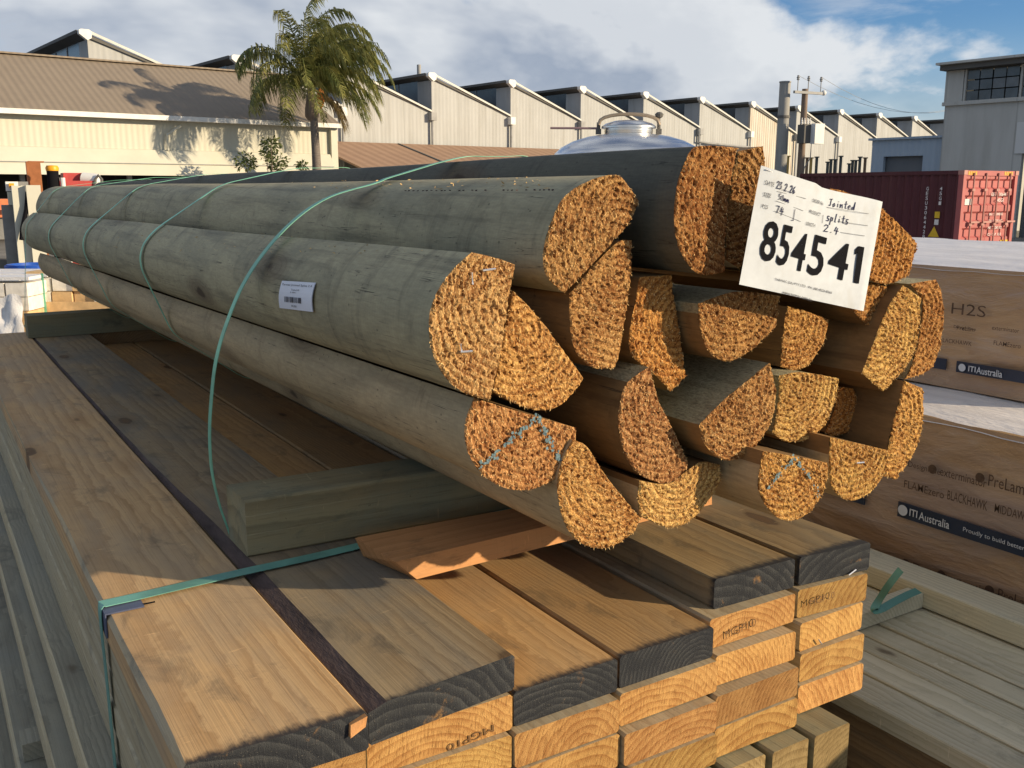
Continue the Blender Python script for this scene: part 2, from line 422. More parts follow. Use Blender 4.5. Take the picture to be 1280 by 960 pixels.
class MB:
    """collects shapes for one mesh"""
    def __init__(s): s.v = []; s.f = []; s.m = []
    def add(s, vs, fs, mi=0):
        k = len(s.v); s.v += [Vector(v) for v in vs]
        s.f += [tuple(i + k for i in f) for f in fs]; s.m += [mi] * len(fs)
        return s
    def hexa(s, a, mi=0):
        """eight corners: bottom ring then top ring"""
        return s.add(a, [(3, 2, 1, 0), (4, 5, 6, 7), (0, 1, 5, 4), (1, 2, 6, 5), (2, 3, 7, 6), (3, 0, 4, 7)], mi)
    def box(s, o, u, w, z, du, dw, dz, mi=0):
        """corner o, unit axes u, w, z with lengths"""
        a = o; b_ = o + u * du; c = b_ + w * dw; d = o + w * dw; t = z * dz
        return s.hexa([a, b_, c, d, a + t, b_ + t, c + t, d + t], mi)
    def cyl(s, p, q, r0, r1=None, n=12, mi=0, caps=True):
        r1 = r0 if r1 is None else r1
        p = Vector(p); q = Vector(q); d = (q - p).normalized()
        u = d.orthogonal().normalized(); w = d.cross(u)
        vs = [p + (u * math.cos(2 * math.pi * i / n) + w * math.sin(2 * math.pi * i / n)) * r0 for i in range(n)]
        vs += [q + (u * math.cos(2 * math.pi * i / n) + w * math.sin(2 * math.pi * i / n)) * r1 for i in range(n)]
        fs = [(i, (i + 1) % n, n + (i + 1) % n, n + i) for i in range(n)]
        if caps: fs += [tuple(range(n - 1, -1, -1)), tuple(range(n, 2 * n))]
        return s.add(vs, fs, mi)
    def tube(s, pts, r, n=8, mi=0):
        pts = [Vector(p) for p in pts]; rings = []
        for i, p in enumerate(pts):
            d = (pts[min(i + 1, len(pts) - 1)] - pts[max(i - 1, 0)]).normalized()
            u = d.cross(Vector((0.123, 0.31, 0.94))).normalized(); w = d.cross(u)
            rr = r[i] if isinstance(r, (list, tuple)) else r
            rings.append([p + (u * math.cos(2 * math.pi * k / n) + w * math.sin(2 * math.pi * k / n)) * rr for k in range(n)])
        vs = [v for g in rings for v in g]
        fs = [(i * n + k, i * n + (k + 1) % n, (i + 1) * n + (k + 1) % n, (i + 1) * n + k) for i in range(len(pts) - 1) for k in range(n)]
        fs += [tuple(range(n - 1, -1, -1)), tuple((len(pts) - 1) * n + k for k in range(n))]
        return s.add(vs, fs, mi)
    def lathe(s, base, prof, n=48, mi=0):
        """prof: list of (radius, height) around vertical axis at base"""
        vs = []
        for r, z in prof:
            vs += [base + Vector((r * math.cos(2 * math.pi * k / n), r * math.sin(2 * math.pi * k / n), z)) for k in range(n)]
        fs = [(i * n + k, i * n + (k + 1) % n, (i + 1) * n + (k + 1) % n, (i + 1) * n + k) for i in range(len(prof) - 1) for k in range(n)]
        return s.add(vs, fs, mi)
    def obj(s, name, mats, parent=None, origin=None, smooth=None):
        return mesh_obj(name, s.v, s.f, mats, parent, origin, s.m, smooth)


UZ = Vector((0, 0, 1))
EX = Vector((1, 0, 0)); EY = Vector((0, 1, 0))


# ------------------------------------------------------------------ flat lettering
_fc = {}
def glyph_mesh(txt, bold=0.0):
    key = (txt, bold)
    if key not in _fc:
        cu = bpy.data.curves.new('lettering', 'FONT'); cu.body = txt; cu.size = 1.0; cu.offset = bold; cu.resolution_u = 3
        o = bpy.data.objects.new('lettering', cu); col.objects.link(o)
        bpy.context.view_layer.update()
        me = bpy.data.meshes.new_from_object(o.evaluated_get(bpy.context.evaluated_depsgraph_get()))
        vs = [v.co.copy() for v in me.vertices]; fs = [tuple(p.vertices) for p in me.polygons]
        bpy.data.objects.remove(o); bpy.data.curves.remove(cu); bpy.data.meshes.remove(me)
        x0 = min(v.x for v in vs); x1 = max(v.x for v in vs); y0 = min(v.y for v in vs); y1 = max(v.y for v in vs)
        _fc[key] = (vs, fs, x0, x1, y0, y1)
    return _fc[key]


def lettering(name, txt, o, u, w, width, height, mat, parent, bold=0.0, conv=None):
    """flat text filling width x height from corner o along u (reading) and w (up); conv maps 2D to 3D"""
    vs, fs, x0, x1, y0, y1 = glyph_mesh(txt, bold)
    pts = []
    for v in vs:
        a = (v.x - x0) / max(x1 - x0, 1e-6) * width; c = (v.y - y0) / max(y1 - y0, 1e-6) * height
        q = o + u * a + w * c
        pts.append(conv(q) if conv else q)
    return mesh_obj(name, pts, fs, mat, parent)


# ================================================================== YARD AND BACKGROUND
def lvl(lat, dep, z=0.0):
    """world point from metres to the right of / ahead of the camera, height above the yard"""
    v = RT * lat + FWH * dep
    return Vector((v.x, v.y, z))
def hdir(az):
    a = R(az); return RT * math.sin(a) + FWH * math.cos(a)
def latdep(px, dep):
    p = at_l(px, 215, dep); return Vector((p.x, p.y, 0))


def build_ground():
    m, b = newmat('yard concrete')
    p = b.obj()
    n1 = b.noise(p, 0.35, 7, 0.65); n2 = b.noise(p, 6, 6, 0.7); n3 = b.noise(p, 60, 4, 0.7)
    c = b.mix(b.smooth(n1, 0.35, 0.7), (0.23, 0.215, 0.19), (0.155, 0.145, 0.13))
    c = b.mix(b.smooth(n2, 0.5, 0.75, 0, 0.5), c, (0.10, 0.092, 0.085))
    c = b.mix(b.smooth(n3, 0.5, 0.8, 0, 0.3), c, (0.30, 0.28, 0.25))
    finish(m, b, c, 0.88, b.bump(n3, 0.4, 0.01), spec=0.3)
    n = 24; S = 900.0
    vs = []; fs = []
    for i in range(n + 1):
        for j in range(n + 1):
            vs.append((-S + 2 * S * i / n, -S + 2 * S * j / n, 0.0))
    for i in range(n):
        for j in range(n):
            a = i * (n + 1) + j; fs.append((a, a + n + 1, a + n + 2, a + 1))
    o = mesh_obj('ground', vs, fs, m, origin=Vector((0, 0, 0))); o['kind'] = 'structure'


build_ground()
WDIR = hdir(51.5)            # long walls of the factory run this way (to the right and away)
BDIR = hdir(-38.5)           # and back from them

M['saw_wall'] = mat_sheet('ribbed fibre cement', (0.43, 0.435, 0.42), (0.29, 0.285, 0.26), 0.30, 'X', 0.006, 0.85, panel=2.2, dirt=0.55)
M['saw_rust'] = mat_sheet('ribbed sheet, rust run', (0.56, 0.53, 0.45), (0.42, 0.22, 0.09), 0.30, 'X', 0.03, 0.85, panel=2.2, dirt=0.6)
M['saw_roof'] = simple('saw tooth roof', (0.12, 0.115, 0.105), 0.8, scale=0.4)
M['white_trim'] = simple('white cap', (0.72, 0.71, 0.67), 0.6, var=0.08, scale=3)
M['flash'] = simple('pale grey flashing', (0.58, 0.57, 0.52), 0.6, var=0.1, scale=2)
M['glazing'] = simple('dusty glazing', (0.045, 0.05, 0.055), 0.25, var=0.4, scale=0.9, spec=0.5)
M['grey_metal'] = simple('grey downpipe', (0.30, 0.30, 0.29), 0.6, var=0.2, scale=2)
M['brown_roof'] = mat_sheet('brown ribbed roof', (0.33, 0.21, 0.135), (0.25, 0.155, 0.10), 0.75, 'X', 0.020, 0.75, dirt=0.4)
M['tan_roof'] = mat_sheet('tan ribbed roof', (0.25, 0.205, 0.155), (0.21, 0.17, 0.13), 0.30, 'X', 0.010, 0.75, dirt=0.4)
M['cream_wall'] = mat_sheet('cream ribbed wall', (0.55, 0.535, 0.44), (0.47, 0.44, 0.345), 0.24, 'X', 0.007, 0.7, dirt=0.3)
M['cream'] = simple('cream paint', (0.55, 0.535, 0.44), 0.65, var=0.06, scale=0.8, stain=(0.62, 0.54, 0.38))
M['dark_in'] = simple('painted interior shade', (0.022, 0.022, 0.022), 0.9)  # near-black colour stands in for shade under the awning and behind windows


def frame_obj(name, mb, mats, parent, org, smooth=None):
    """mesh built in (along wall, back, up) coordinates and placed with that rotation"""
    me = bpy.data.meshes.new(name)
    me.from_pydata(mb.v, [], mb.f)
    for mt in (mats if isinstance(mats, (list, tuple)) else [mats]): me.materials.append(mt)
    me.polygons.foreach_set('material_index', mb.m); me.update()
    if smooth:
        me.polygons.foreach_set('use_smooth', [True] * len(me.polygons)); me.set_sharp_from_angle(angle=R(smooth))
    o = bpy.data.objects.new(name, me); col.objects.link(o)
    o.parent = parent; o.location = org
    return o


def fempty(name, loc, xdir):
    e = empty(name, loc); e.rotation_euler = (0, 0, math.atan2(xdir.y, xdir.x)); return e


LX, LY, LZ = Vector((1, 0, 0)), Vector((0, 1, 0)), Vector((0, 0, 1))


def wall_prism(pts, y0, y1):
    """closed prism: polygon pts in (x, z), from y0 to y1"""
    n = len(pts); mb = MB()
    vs = [Vector((x, y0, z)) for x, z in pts] + [Vector((x, y1, z)) for x, z in pts]
    fs = [tuple(range(n)), tuple(range(2 * n - 1, n - 1, -1))] + [((i + 1) % n, i, n + i, n + (i + 1) % n) for i in range(n)]
    return mb.add(vs, fs)


def sawtooth():
    pk = at_l(539, 94, 66.0); base = Vector((pk.x, pk.y, 0))
    root = fempty('sawtooth_factory', base, WDIR)
    tag(root, 'long pale factory with a row of sawtooth roofs and white ridge caps', 'factory')
    sp = 6.68
    zp, zv = pk.z, at_l(637, 147, 70.2).z
    teeth = [(i * sp, (i + 1) * sp, zp) for i in range(-2, 11)]
    teeth += [(-21.5, -2 * sp, zp + 0.6)]
    for k, (s0, s1, zt) in enumerate(sorted(teeth)):
        rust = k in (8,)
        w = frame_obj('wall_panel', wall_prism([(s0, 0), (s1, 0), (s1, zv), (s0, zt)], 0, 0.2), M['saw_rust' if rust else 'saw_wall'], root, (0, 0, 0))
        # clerestory on the upright side, solid pier next to the front
        g = MB(); g.box(Vector((s0 + 0.05, 1.7, zv - 0.2)), LX, LY, LZ, 0.1, 26, zt - zv - 0.05)
        frame_obj('clerestory_glazing', g, M['glazing'], root, (0, 0, 0))
        g = MB(); g.box(Vector((s0 + 0.02, 0.2, zv - 0.4)), LX, LY, LZ, 0.16, 1.5, zt - zv + 0.1)
        frame_obj('pier', g, M['saw_wall'], root, (0, 0, 0))
        for q in range(1, 6):
            g = MB(); g.box(Vector((s0 + 0.01, 1.7 + q * 2.4, zv - 0.2)), LX, LY, LZ, 0.04, 0.08, zt - zv - 0.05)
            frame_obj('glazing_bar', g, M['grey_metal'], root, (0, 0, 0))
        r = MB()
        r.hexa([Vector(v) for v in ((s0 - 0.55, -0.12, zt - 0.06), (s1 - 0.05, -0.12, zv + 0.03), (s1 - 0.05, 28, zv + 0.03), (s0 - 0.55, 28, zt - 0.06),
                                    (s0 - 0.55, -0.12, zt + 0.10), (s1 - 0.05, -0.12, zv + 0.16), (s1 - 0.05, 28, zv + 0.16), (s0 - 0.55, 28, zt + 0.10))])
        frame_obj('roof_slope', r, M['saw_roof'], root, (0, 0, 0))
        fl = MB()
        fl.hexa([Vector(v) for v in ((s0 + 0.15, -0.2, zt - 0.06), (s1 - 0.1, -0.2, zv + 0.04), (s1 - 0.1, -0.125, zv + 0.04), (s0 + 0.15, -0.125, zt - 0.06),
                                     (s0 + 0.15, -0.2, zt + 0.09), (s1 - 0.1, -0.2, zv + 0.15), (s1 - 0.1, -0.125, zv + 0.15), (s0 + 0.15, -0.125, zt + 0.09))])
        frame_obj('barge_flashing', fl, M['flash'], root, (0, 0, 0))
        c = MB()
        pf = [(s0 - 0.50, zt - 0.12), (s0 - 0.10, zt - 0.42), (s0 + 0.10, zt - 0.30), (s0 + 0.14, zt + 0.02), (s0 + 0.0, zt + 0.12), (s0 - 0.40, zt + 0.12), (s0 - 0.50, zt + 0.06)]
        frame_obj('ridge_cap', wall_prism(pf, -0.45, -0.13), M['white_trim'], root, (0, 0, 0))
        h = MB(); h.box(Vector((s1 - 0.3, -0.42, zv - 0.50)), LX, LY, LZ, 0.42, 0.4, 0.5)
        frame_obj('rain_head', h, M['white_trim' if k % 2 else 'grey_metal'], root, (0, 0, 0))
        d = MB(); d.cyl((s1 - 0.1, -0.2, zv - 0.5), (s1 - 0.1, -0.2, 0.0), 0.085, n=8)
        frame_obj('downpipe', d, M['grey_metal'], root, (0, 0, 0))
    pb = MB(); pb.box(Vector((-21.5, 0.3, 0)), LX, LY, LZ, 21.5 + 11 * sp, 27, zv - 0.5)
    frame_obj('inner_block', pb, M['saw_roof'], root, (0, 0, 0))
    # pipe running along the wall at the rusty bay, thin flue behind the second ridge
    d = MB(); d.tube([(3.95 * sp, -0.3, CZ + 5.0), (3.95 * sp, -0.3, CZ + 4.0), (4.1 * sp, -0.3, CZ + 3.9), (4.95 * sp, -0.3, CZ + 3.7)], 0.09)
    frame_obj('wall_pipe', d, M['grey_metal'], root, (0, 0, 0))
    d = MB(); d.cyl((0.5 * sp + 1.6, 9, zv), (0.5 * sp + 1.6, 9, zp + 1.9), 0.16)
    frame_obj('flue', d, M['grey_metal'], root, (0, 0, 0))
    # low brown lean-to roof against the factory wall
    lean = fempty('lean_to', base, WDIR)
    tag(lean, 'low brown ribbed lean-to roof against the factory wall, right of the palm', 'building')
    mb = MB()
    x0, x1 = -9.5, 12.5
    mb.hexa([Vector(v) for v in ((x0, -9, CZ + 0.65), (x1, -9, CZ + 0.65), (x1, -0.4, CZ + 2.85), (x0, -0.4, CZ + 2.85),
                                 (x0, -9, CZ + 0.75), (x1, -9, CZ + 0.75), (x1, -0.4, CZ + 2.97), (x0, -0.4, CZ + 2.97))])
    frame_obj('roof', mb, M['brown_roof'], lean, (0, 0, 0))
    mb = MB(); mb.box(Vector((x0 + .1, -8.8, 0)), LX, LY, LZ, x1 - x0 - .2, 0.15, CZ + 0.6)
    frame_obj('wall', mb, M['cream'], lean, (0, 0, 0))
    mb = MB(); mb.box(Vector((-2.9, -9.02, CZ + 0.76)), LX, Vector((-0.02, 0.969, 0.248)).normalized(), LZ, 0.14, 8.7, 0.06)
    frame_obj('roof_joint', mb, M['saw_roof'], lean, (0, 0, 0))


sawtooth()


def left_building():
    pk = at_l(418, 158, 48.0); base = Vector((pk.x, pk.y, 0))
    root = fempty('cream_warehouse', base, WDIR)
    tag(root, 'low cream ribbed warehouse with tan roof behind the palm tree', 'warehouse')
    L = 42.0; ze = pk.z
    D = 5.4; zr = CZ + 5.75
    mb = MB(); mb.hexa([Vector(v) for v in ((-L, -0.35, ze), (0.1, -0.35, ze), (0.1, D, zr), (-L, D, zr),
                                            (-L, -0.35, ze + .12), (0.1, -0.35, ze + .12), (0.1, D, zr + .12), (-L, D, zr + .12))])
    frame_obj('front_roof', mb, M['tan_roof'], root, (0, 0, 0))
    mb = MB(); mb.hexa([Vector(v) for v in ((-L, D, zr), (0.1, D, zr), (0.1, 2 * D, ze), (-L, 2 * D, ze),
                                            (-L, D, zr + .12), (0.1, D, zr + .12), (0.1, 2 * D, ze + .12), (-L, 2 * D, ze + .12))])
    frame_obj('rear_roof', mb, M['tan_roof'], root, (0, 0, 0))
    mb = MB(); mb.box(Vector((-L, -0.52, ze - 0.10)), LX, LY, LZ, L + 0.15, 0.17, 0.20)
    frame_obj('gutter', mb, M['white_trim'], root, (0, 0, 0))
    mb = MB(); mb.box(Vector((-L, D - 0.2, zr + 0.125)), LX, LY, LZ, L + .1, 0.4, 0.07)
    frame_obj('ridge', mb, M['tan_roof'], root, (0, 0, 0))
    za, zb = CZ + 1.72, CZ + 0.62
    mb = MB(); mb.box(Vector((-L, 0, za)), LX, LY, LZ, L - 0.3, 0.2, ze - za)
    frame_obj('ribbed_wall', mb, M['cream_wall'], root, (0, 0, 0))
    mb = MB(); mb.hexa([Vector(v) for v in ((-L, -0.9, zb), (-0.35, -0.9, zb), (-0.35, -0.7, zb), (-L, -0.7, zb),
                                            (-L, -0.12, za - .01), (-0.35, -0.12, za - .01), (-0.35, 0.1, za - .01), (-L, 0.1, za - .01))])
    frame_obj('sloping_fascia', mb, M['cream'], root, (0, 0, 0))
    mb = MB(); mb.box(Vector((-L, -0.62, CZ + 1.10)), LX, Vector((0, 0.56, 0)).normalized(), LZ, L - 0.4, 0.05, 0.03)
    frame_obj('fascia_joint', mb, M['grey_metal'], root, (0, 0, 0))
    mb = MB(); mb.box(Vector((-0.3, -0.2, 0)), LX, LY, LZ, 0.34, 0.36, ze)
    frame_obj('corner_post', mb, M['cream'], root, (0, 0, 0))
    mb = MB(); mb.add([(0, 0.2, 0), (0, 2 * D, 0), (0, 2 * D, ze), (0, D, zr), (0, 0.2, ze)], [(0, 1, 2, 3, 4)])
    mb.add([(-.2, 0.2, 0), (-.2, 2 * D, 0), (-.2, 2 * D, ze), (-.2, D, zr), (-.2, 0.2, ze)], [(4, 3, 2, 1, 0)])
    frame_obj('gable_wall', mb, M['cream_wall'], root, (0, 0, 0))
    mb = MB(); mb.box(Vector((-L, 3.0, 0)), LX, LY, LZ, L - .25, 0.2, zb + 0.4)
    frame_obj('shade_back_wall', mb, M['dark_in'], root, (0, 0, 0))
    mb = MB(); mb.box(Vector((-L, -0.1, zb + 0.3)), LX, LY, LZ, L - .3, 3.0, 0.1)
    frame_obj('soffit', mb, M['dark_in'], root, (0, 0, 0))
    for k in range(9):
        mb = MB(); mb.box(Vector((-1.5 - k * 4.2, 0.1, 0)), LX, LY, LZ, 0.18, 0.18, zb + 0.3)
        frame_obj('post', mb, M['grey_metal'], root, (0, 0, 0))
    mb = MB(); mb.tube([(-8.2, -0.2, CZ + 1.7), (-8.2, -0.2, CZ + 2.35), (-7.6, -0.2, CZ + 2.75)], 0.06)
    frame_obj('vent_pipe', mb, M['cream'], root, (0, 0, 0))
    mb = MB(); mb.tube([(0.5, -1.2, 0), (0.1, -0.3, CZ + 0.9)], 0.07)
    frame_obj('stay', mb, M['white_trim'], root, (0, 0, 0))


left_building()

M['conc'] = mat_sheet('weathered grey panel', (0.50, 0.495, 0.455), (0.36, 0.345, 0.305), 3.2, 'X', 0.01, 0.85, panel=3.2, dirt=0.6)
M['pale_conc'] = mat_sheet('pale lower panel', (0.60, 0.60, 0.57), (0.47, 0.46, 0.43), 3.2, 'X', 0.01, 0.85, dirt=0.4)
M['blue_shed'] = mat_sheet('blue grey sheet', (0.33, 0.40, 0.47), (0.28, 0.33, 0.38), 0.3, 'X', 0.01, 0.7, dirt=0.3)
M['shutter'] = mat_sheet('grey roller shutter', (0.13, 0.14, 0.15), (0.10, 0.11, 0.12), 0.3, 'X', 0.0, 0.6, dirt=0.3)
M['pane'] = simple('old pane', (0.055, 0.062, 0.070), 0.18, var=0.5, scale=1.2, spec=0.6)
M['pane_pale'] = simple('patched pane', (0.16, 0.18, 0.19), 0.4, var=0.3, scale=1.2)


def right_building():
    pk = at_l(1186, 77, 45.0); base = Vector((pk.x, pk.y, 0))
    xd = -BDIR                       # facade runs to the right and towards the camera
    root = fempty('grey_workshop', base, xd)
    # local frame here: x along the facade (to the right), y = away from the viewer
    tag(root, 'tall grey panel workshop with a strip of old windows on the right', 'workshop')
    zt = pk.z - 0.42
    zl = -0.25 + at_l(1185, 121, 45.0).z
    W = 22.0
    y1 = 12.0
    # y axis of the rotated frame is 90 deg left of x: points to the camera's right/back; keep the volume behind the facade
    S = 1.0 if (Vector((-xd.y, xd.x, 0)).dot(FWH) > 0) else -1.0
    def bx(x0, y0, z0, dx, dy, dz):
        mb = MB()
        if S > 0: mb.box(Vector((x0, y0, z0)), LX, LY, LZ, dx, dy, dz)
        else: mb.box(Vector((x0, -y0 - dy, z0)), LX, LY, LZ, dx, dy, dz)
        return mb
    frame_obj('lower_wall', bx(0, 0, 0, 3.6, 0.25, zl), M['conc'], root, (0, 0, 0))
    frame_obj('wall_above_door', bx(3.6, 0, CZ + 1.85, W - 3.6, 0.25, zl - CZ - 1.85), M['conc'], root, (0, 0, 0))
    frame_obj('lintel_panel', bx(3.3, -0.06, CZ + 1.55, W - 3.3, 0.06, 1.3), M['pale_conc'], root, (0, 0, 0))
    frame_obj('door_recess', bx(3.6, 0.5, 0, W - 3.6, 0.2, CZ + 1.85), M['shutter'], root, (0, 0, 0))
    frame_obj('upper_pier', bx(-0.05, -0.04, zl, 0.82, 0.3, zt - zl), M['conc'], root, (0, 0, 0))
    frame_obj('sill_ledge', bx(-0.08, -0.14, zl - 0.16, W, 0.139, 0.16), M['conc'], root, (0, 0, 0))
    frame_obj('fascia', bx(-0.12, -0.5, zt, W, 0.9, 0.22), M['saw_roof'], root, (0, 0, 0))
    frame_obj('roof_edge', bx(-0.2, -0.75, zt + 0.221, W + .2, y1, 0.10), M['conc'], root, (0, 0, 0))
    frame_obj('side_wall', bx(0, 0.25, 0, 0.25, y1 - 1, zt), M['conc'], root, (0, 0, 0))
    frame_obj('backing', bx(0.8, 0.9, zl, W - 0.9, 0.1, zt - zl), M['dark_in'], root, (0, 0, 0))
    random.seed(11)
    x = 0.79
    while x < 12:
        fr = frame_obj('window_mullion', bx(x, 0.0, zl, 0.09, 0.12, zt - zl), M['conc' if int(x) % 3 == 0 else 'grey_metal'], root, (0, 0, 0))
        for i in range(4):
            for j in range(3):
                pw = 0.57; ph = (zt - zl) / 3
                frame_obj('window_pane', bx(x + 0.11 + i * pw, 0.06 + random.uniform(0, .03), zl + j * ph + 0.02, pw - 0.05, 0.02, ph - 0.05),
                          M['pane_pale' if random.random() < 0.22 and j < 2 else 'pane'], root, (0, 0, 0))
        x += 2.42
    frame_obj('wall_lamp', bx(6.4, -0.4, CZ + 3.0, 0.3, 0.35, 0.25), M['saw_roof'], root, (0, 0, 0))
    frame_obj('door_sign', bx(5.4, -0.1, CZ + 1.95, 0.9, 0.035, 0.4), simple('faded yellow sign', (0.45, 0.36, 0.12), 0.7), root, (0, 0, 0))
    # shed to the left of the corner
    sh = fempty('blue_shed', base, xd)
    tag(sh, 'low blue-grey shed with a dark roller door beside the grey workshop', 'shed')
    zs = at_l(1172, 172, 45.5).z
    frame_obj('front_wall', bx(-3.75, 0.45, 0, 0.65, 0.2, zs), M['blue_shed'], sh, (0, 0, 0))
    frame_obj('front_wall', bx(-1.1, 0.45, 0, 1.05, 0.2, zs), M['blue_shed'], sh, (0, 0, 0))
    frame_obj('door_header', bx(-3.1, 0.45, CZ + 1.6, 2.0, 0.2, zs - CZ - 1.6), M['blue_shed'], sh, (0, 0, 0))
    frame_obj('roller_door', bx(-3.1, 0.7, 0, 2.0, 0.1, CZ + 1.6), M['shutter'], sh, (0, 0, 0))
    frame_obj('roof', bx(-3.9, 0.3, zs, 3.85, 8, 0.1), M['blue_shed'], sh, (0, 0, 0))
    frame_obj('side_wall', bx(-3.75, 0.66, 0, 0.2, 7, zs), M['blue_shed'], sh, (0, 0, 0))


right_building()


# ------------------------------------------------------------------ poles in front of the factory
M['pole_wood'] = simple('weathered timber pole', (0.20, 0.15, 0.115), 0.85, var=0.3, scale=3, stretch=(1, 1, .2))
M['conc_pole'] = simple('grey steel flue', (0.29, 0.285, 0.265), 0.7, var=0.2, scale=2, stretch=(1, 1, .2))


def poles():
    p = latdep(975.5, 40); p.z = 0
    mb = MB(); mb.cyl(p, p + UZ * (CZ + 4.22), 0.26, 0.215, 20)
    o = mb.obj('flue_pole', M['conc_pole'], smooth=40); tag(o, 'thick plain grey pole beside the transformer pole', 'pole')
    c = MB(); c.cyl(p + UZ * (CZ + 4.221), p + UZ * (CZ + 4.27), 0.235, 0.235, 20); c.obj('cap', M['grey_metal'], o)
    cl = MB(); cl.cyl(p + UZ * (CZ + 2.85), p + UZ * (CZ + 2.95), 0.262, 0.258, 20); cl.obj('band', M['saw_roof'], o)
    # power pole
    q = latdep(1000.5, 40); q.z = 0
    root = empty('power_pole', q); tag(root, 'brown timber power pole with crossarm, insulators and white transformer box', 'power pole')
    mb = MB(); mb.cyl(q, q + UZ * (CZ + 3.98), 0.17, 0.12, 14); mb.obj('pole', M['pole_wood'], root, smooth=40)
    a = hdir(62)
    mb = MB(); mb.box(q - a * 0.68 + UZ * (CZ + 3.78) - hdir(-28) * 0.15, a, hdir(-28), UZ, 1.5, 0.1, 0.1); arm = mb.obj('crossarm', M['grey_metal'], root)
    for k, t in enumerate((-0.58, -0.02, 0.66)):
        pp = q + a * (t + 0.08) - hdir(-28) * 0.1
        mb = MB(); mb.cyl(pp + UZ * (CZ + 3.88), pp + UZ * (CZ + 4.28), 0.018, n=8)
        mb.lathe(pp + UZ * (CZ + 4.28), [(0.02, 0), (0.065, 0.03), (0.04, 0.07), (0.07, 0.10), (0.04, 0.14), (0.05, 0.18), (0.0, 0.2)], 10)
        mb.obj('insulator', M['grey_metal'], root)
    pp = q + a * 0.92 - hdir(-28) * 0.1 + UZ * (CZ + 3.86)
    mb = MB(); mb.lathe(pp, [(0.0, -0.11), (0.08, -0.08), (0.11, 0), (0.08, 0.08), (0.0, 0.11)], 12); mb.obj('lamp_globe', M['white_trim'], root, smooth=60)
    f0 = q - hdir(-28) * 0.55
    mb = MB(); mb.box(f0 - a * 0.45 + UZ * (CZ + 1.85), a, hdir(-28), UZ, 0.45, 0.38, 0.72); mb.obj('transformer_tank', M['saw_roof'], root)
    mb = MB(); mb.box(f0 - a * 0.12 - hdir(-28) * 0.25 + UZ * (CZ + 1.82), a, hdir(-28), UZ, 0.5, 0.24, 0.78); mb.obj('transformer_box', M['white_trim'], root)
    for k in range(4):
        b0 = f0 - a * (0.42 - k * 0.15) + hdir(-28) * 0.2 + UZ * (CZ + 2.57)
        mb = MB(); mb.cyl(b0, b0 + UZ * 0.26, 0.03, 0.02, 8); mb.lathe(b0, [(0.05, 0.03), (0.055, 0.07), (0.03, 0.09), (0.05, 0.13), (0.03, 0.16)], 8); mb.obj('bushing', M['white_trim'], root)
    mb = MB(); mb.tube([q + a * 0.3 + UZ * (CZ + 2.5), q + a * 0.52 + UZ * (CZ + 2.2), q + a * 0.5 + UZ * (CZ + 1.3), q + a * 0.2 + UZ * (CZ + 0.9), q + a * 0.14 + UZ * (CZ + 0.3)], 0.02, 6)
    mb.obj('cable', M['grey_metal'], root)
    for k, t in enumerate((-0.58, 0.66)):
        s0 = q + a * (t + 0.08) - hdir(-28) * 0.1 + UZ * (CZ + 4.46); e0 = latdep(1215, 60); e0.z = CZ + 5.4
        pts = [s0.lerp(e0, i / 12) - UZ * (1.1 * (1 - (2 * i / 12 - 1) ** 2)) for i in range(13)]
        mb = MB(); mb.tube(pts, 0.008, 5); mb.obj('wire', M['grey_metal'], root)
    # fence posts near the wall
    cols = {'y': simple('faded yellow post', (0.50, 0.33, 0.10), 0.7), 'd': simple('dark green post', (0.10, 0.11, 0.10), 0.7), 'b': simple('brown post', (0.23, 0.15, 0.09), 0.7)}
    lst = [(980, 'd', 201), (984, 'y', 198), (1008, 'b', 200), (1013, 'y', 200), (1020, 'd', 199), (1034, 'd', 205), (1038, 'd', 202), (1043, 'd', 202), (1050, 'd', 198),
           (1061, 'd', 207), (1065, 'd', 203), (1069, 'd', 203), (1074, 'd', 199), (1080.5, 'b', 200)]
    nm = {'y': 'yellow', 'd': 'dark', 'b': 'brown'}
    for k, (px, c, py) in enumerate(lst):
        z = CZ + (238 - py) / F * 52
        p = latdep(px, 52); p.z = 0
        mb = MB(); mb.cyl(p, p + UZ * z, 0.075, n=8); mb.cyl(p + UZ * (z + .001), p + UZ * (z + 0.06), 0.13, n=8)
        o = mb.obj('fence_post', cols[c])
        tag(o, '%s steel post above the red container, %s in the row counted from the power poles' % (nm[c], ['first', 'second', 'third', 'fourth', 'fifth', 'sixth', 'seventh', 'eighth', 'ninth', 'tenth', 'eleventh', 'twelfth', 'thirteenth', 'fourteenth'][k]),
            'post', 'steel posts by the factory wall')


poles()


# ------------------------------------------------------------------ shipping container
M['cont'] = simple('shaded maroon container paint', (0.088, 0.015, 0.019), 0.55, var=0.18, scale=0.9, stain=(0.11, 0.032, 0.027), spec=0.4)  # shade on the long side is put into this darker maroon
M['cont_door'] = simple('sunlit red door paint', (0.42, 0.115, 0.105), 0.6, var=0.12, scale=1.2, stain=(0.46, 0.18, 0.14), spec=0.35)  # paler red carries the sunlight on the door end in its colour
M['cont_bar'] = simple('pink grey lock bar', (0.45, 0.22, 0.18), 0.5, var=0.15, scale=4)
M['yellow'] = simple('yellow sticker', (0.75, 0.46, 0.03), 0.6, var=0.1)
M['white_paint'] = simple('white stencil', (0.72, 0.66, 0.62), 0.7, var=0.15, scale=20)


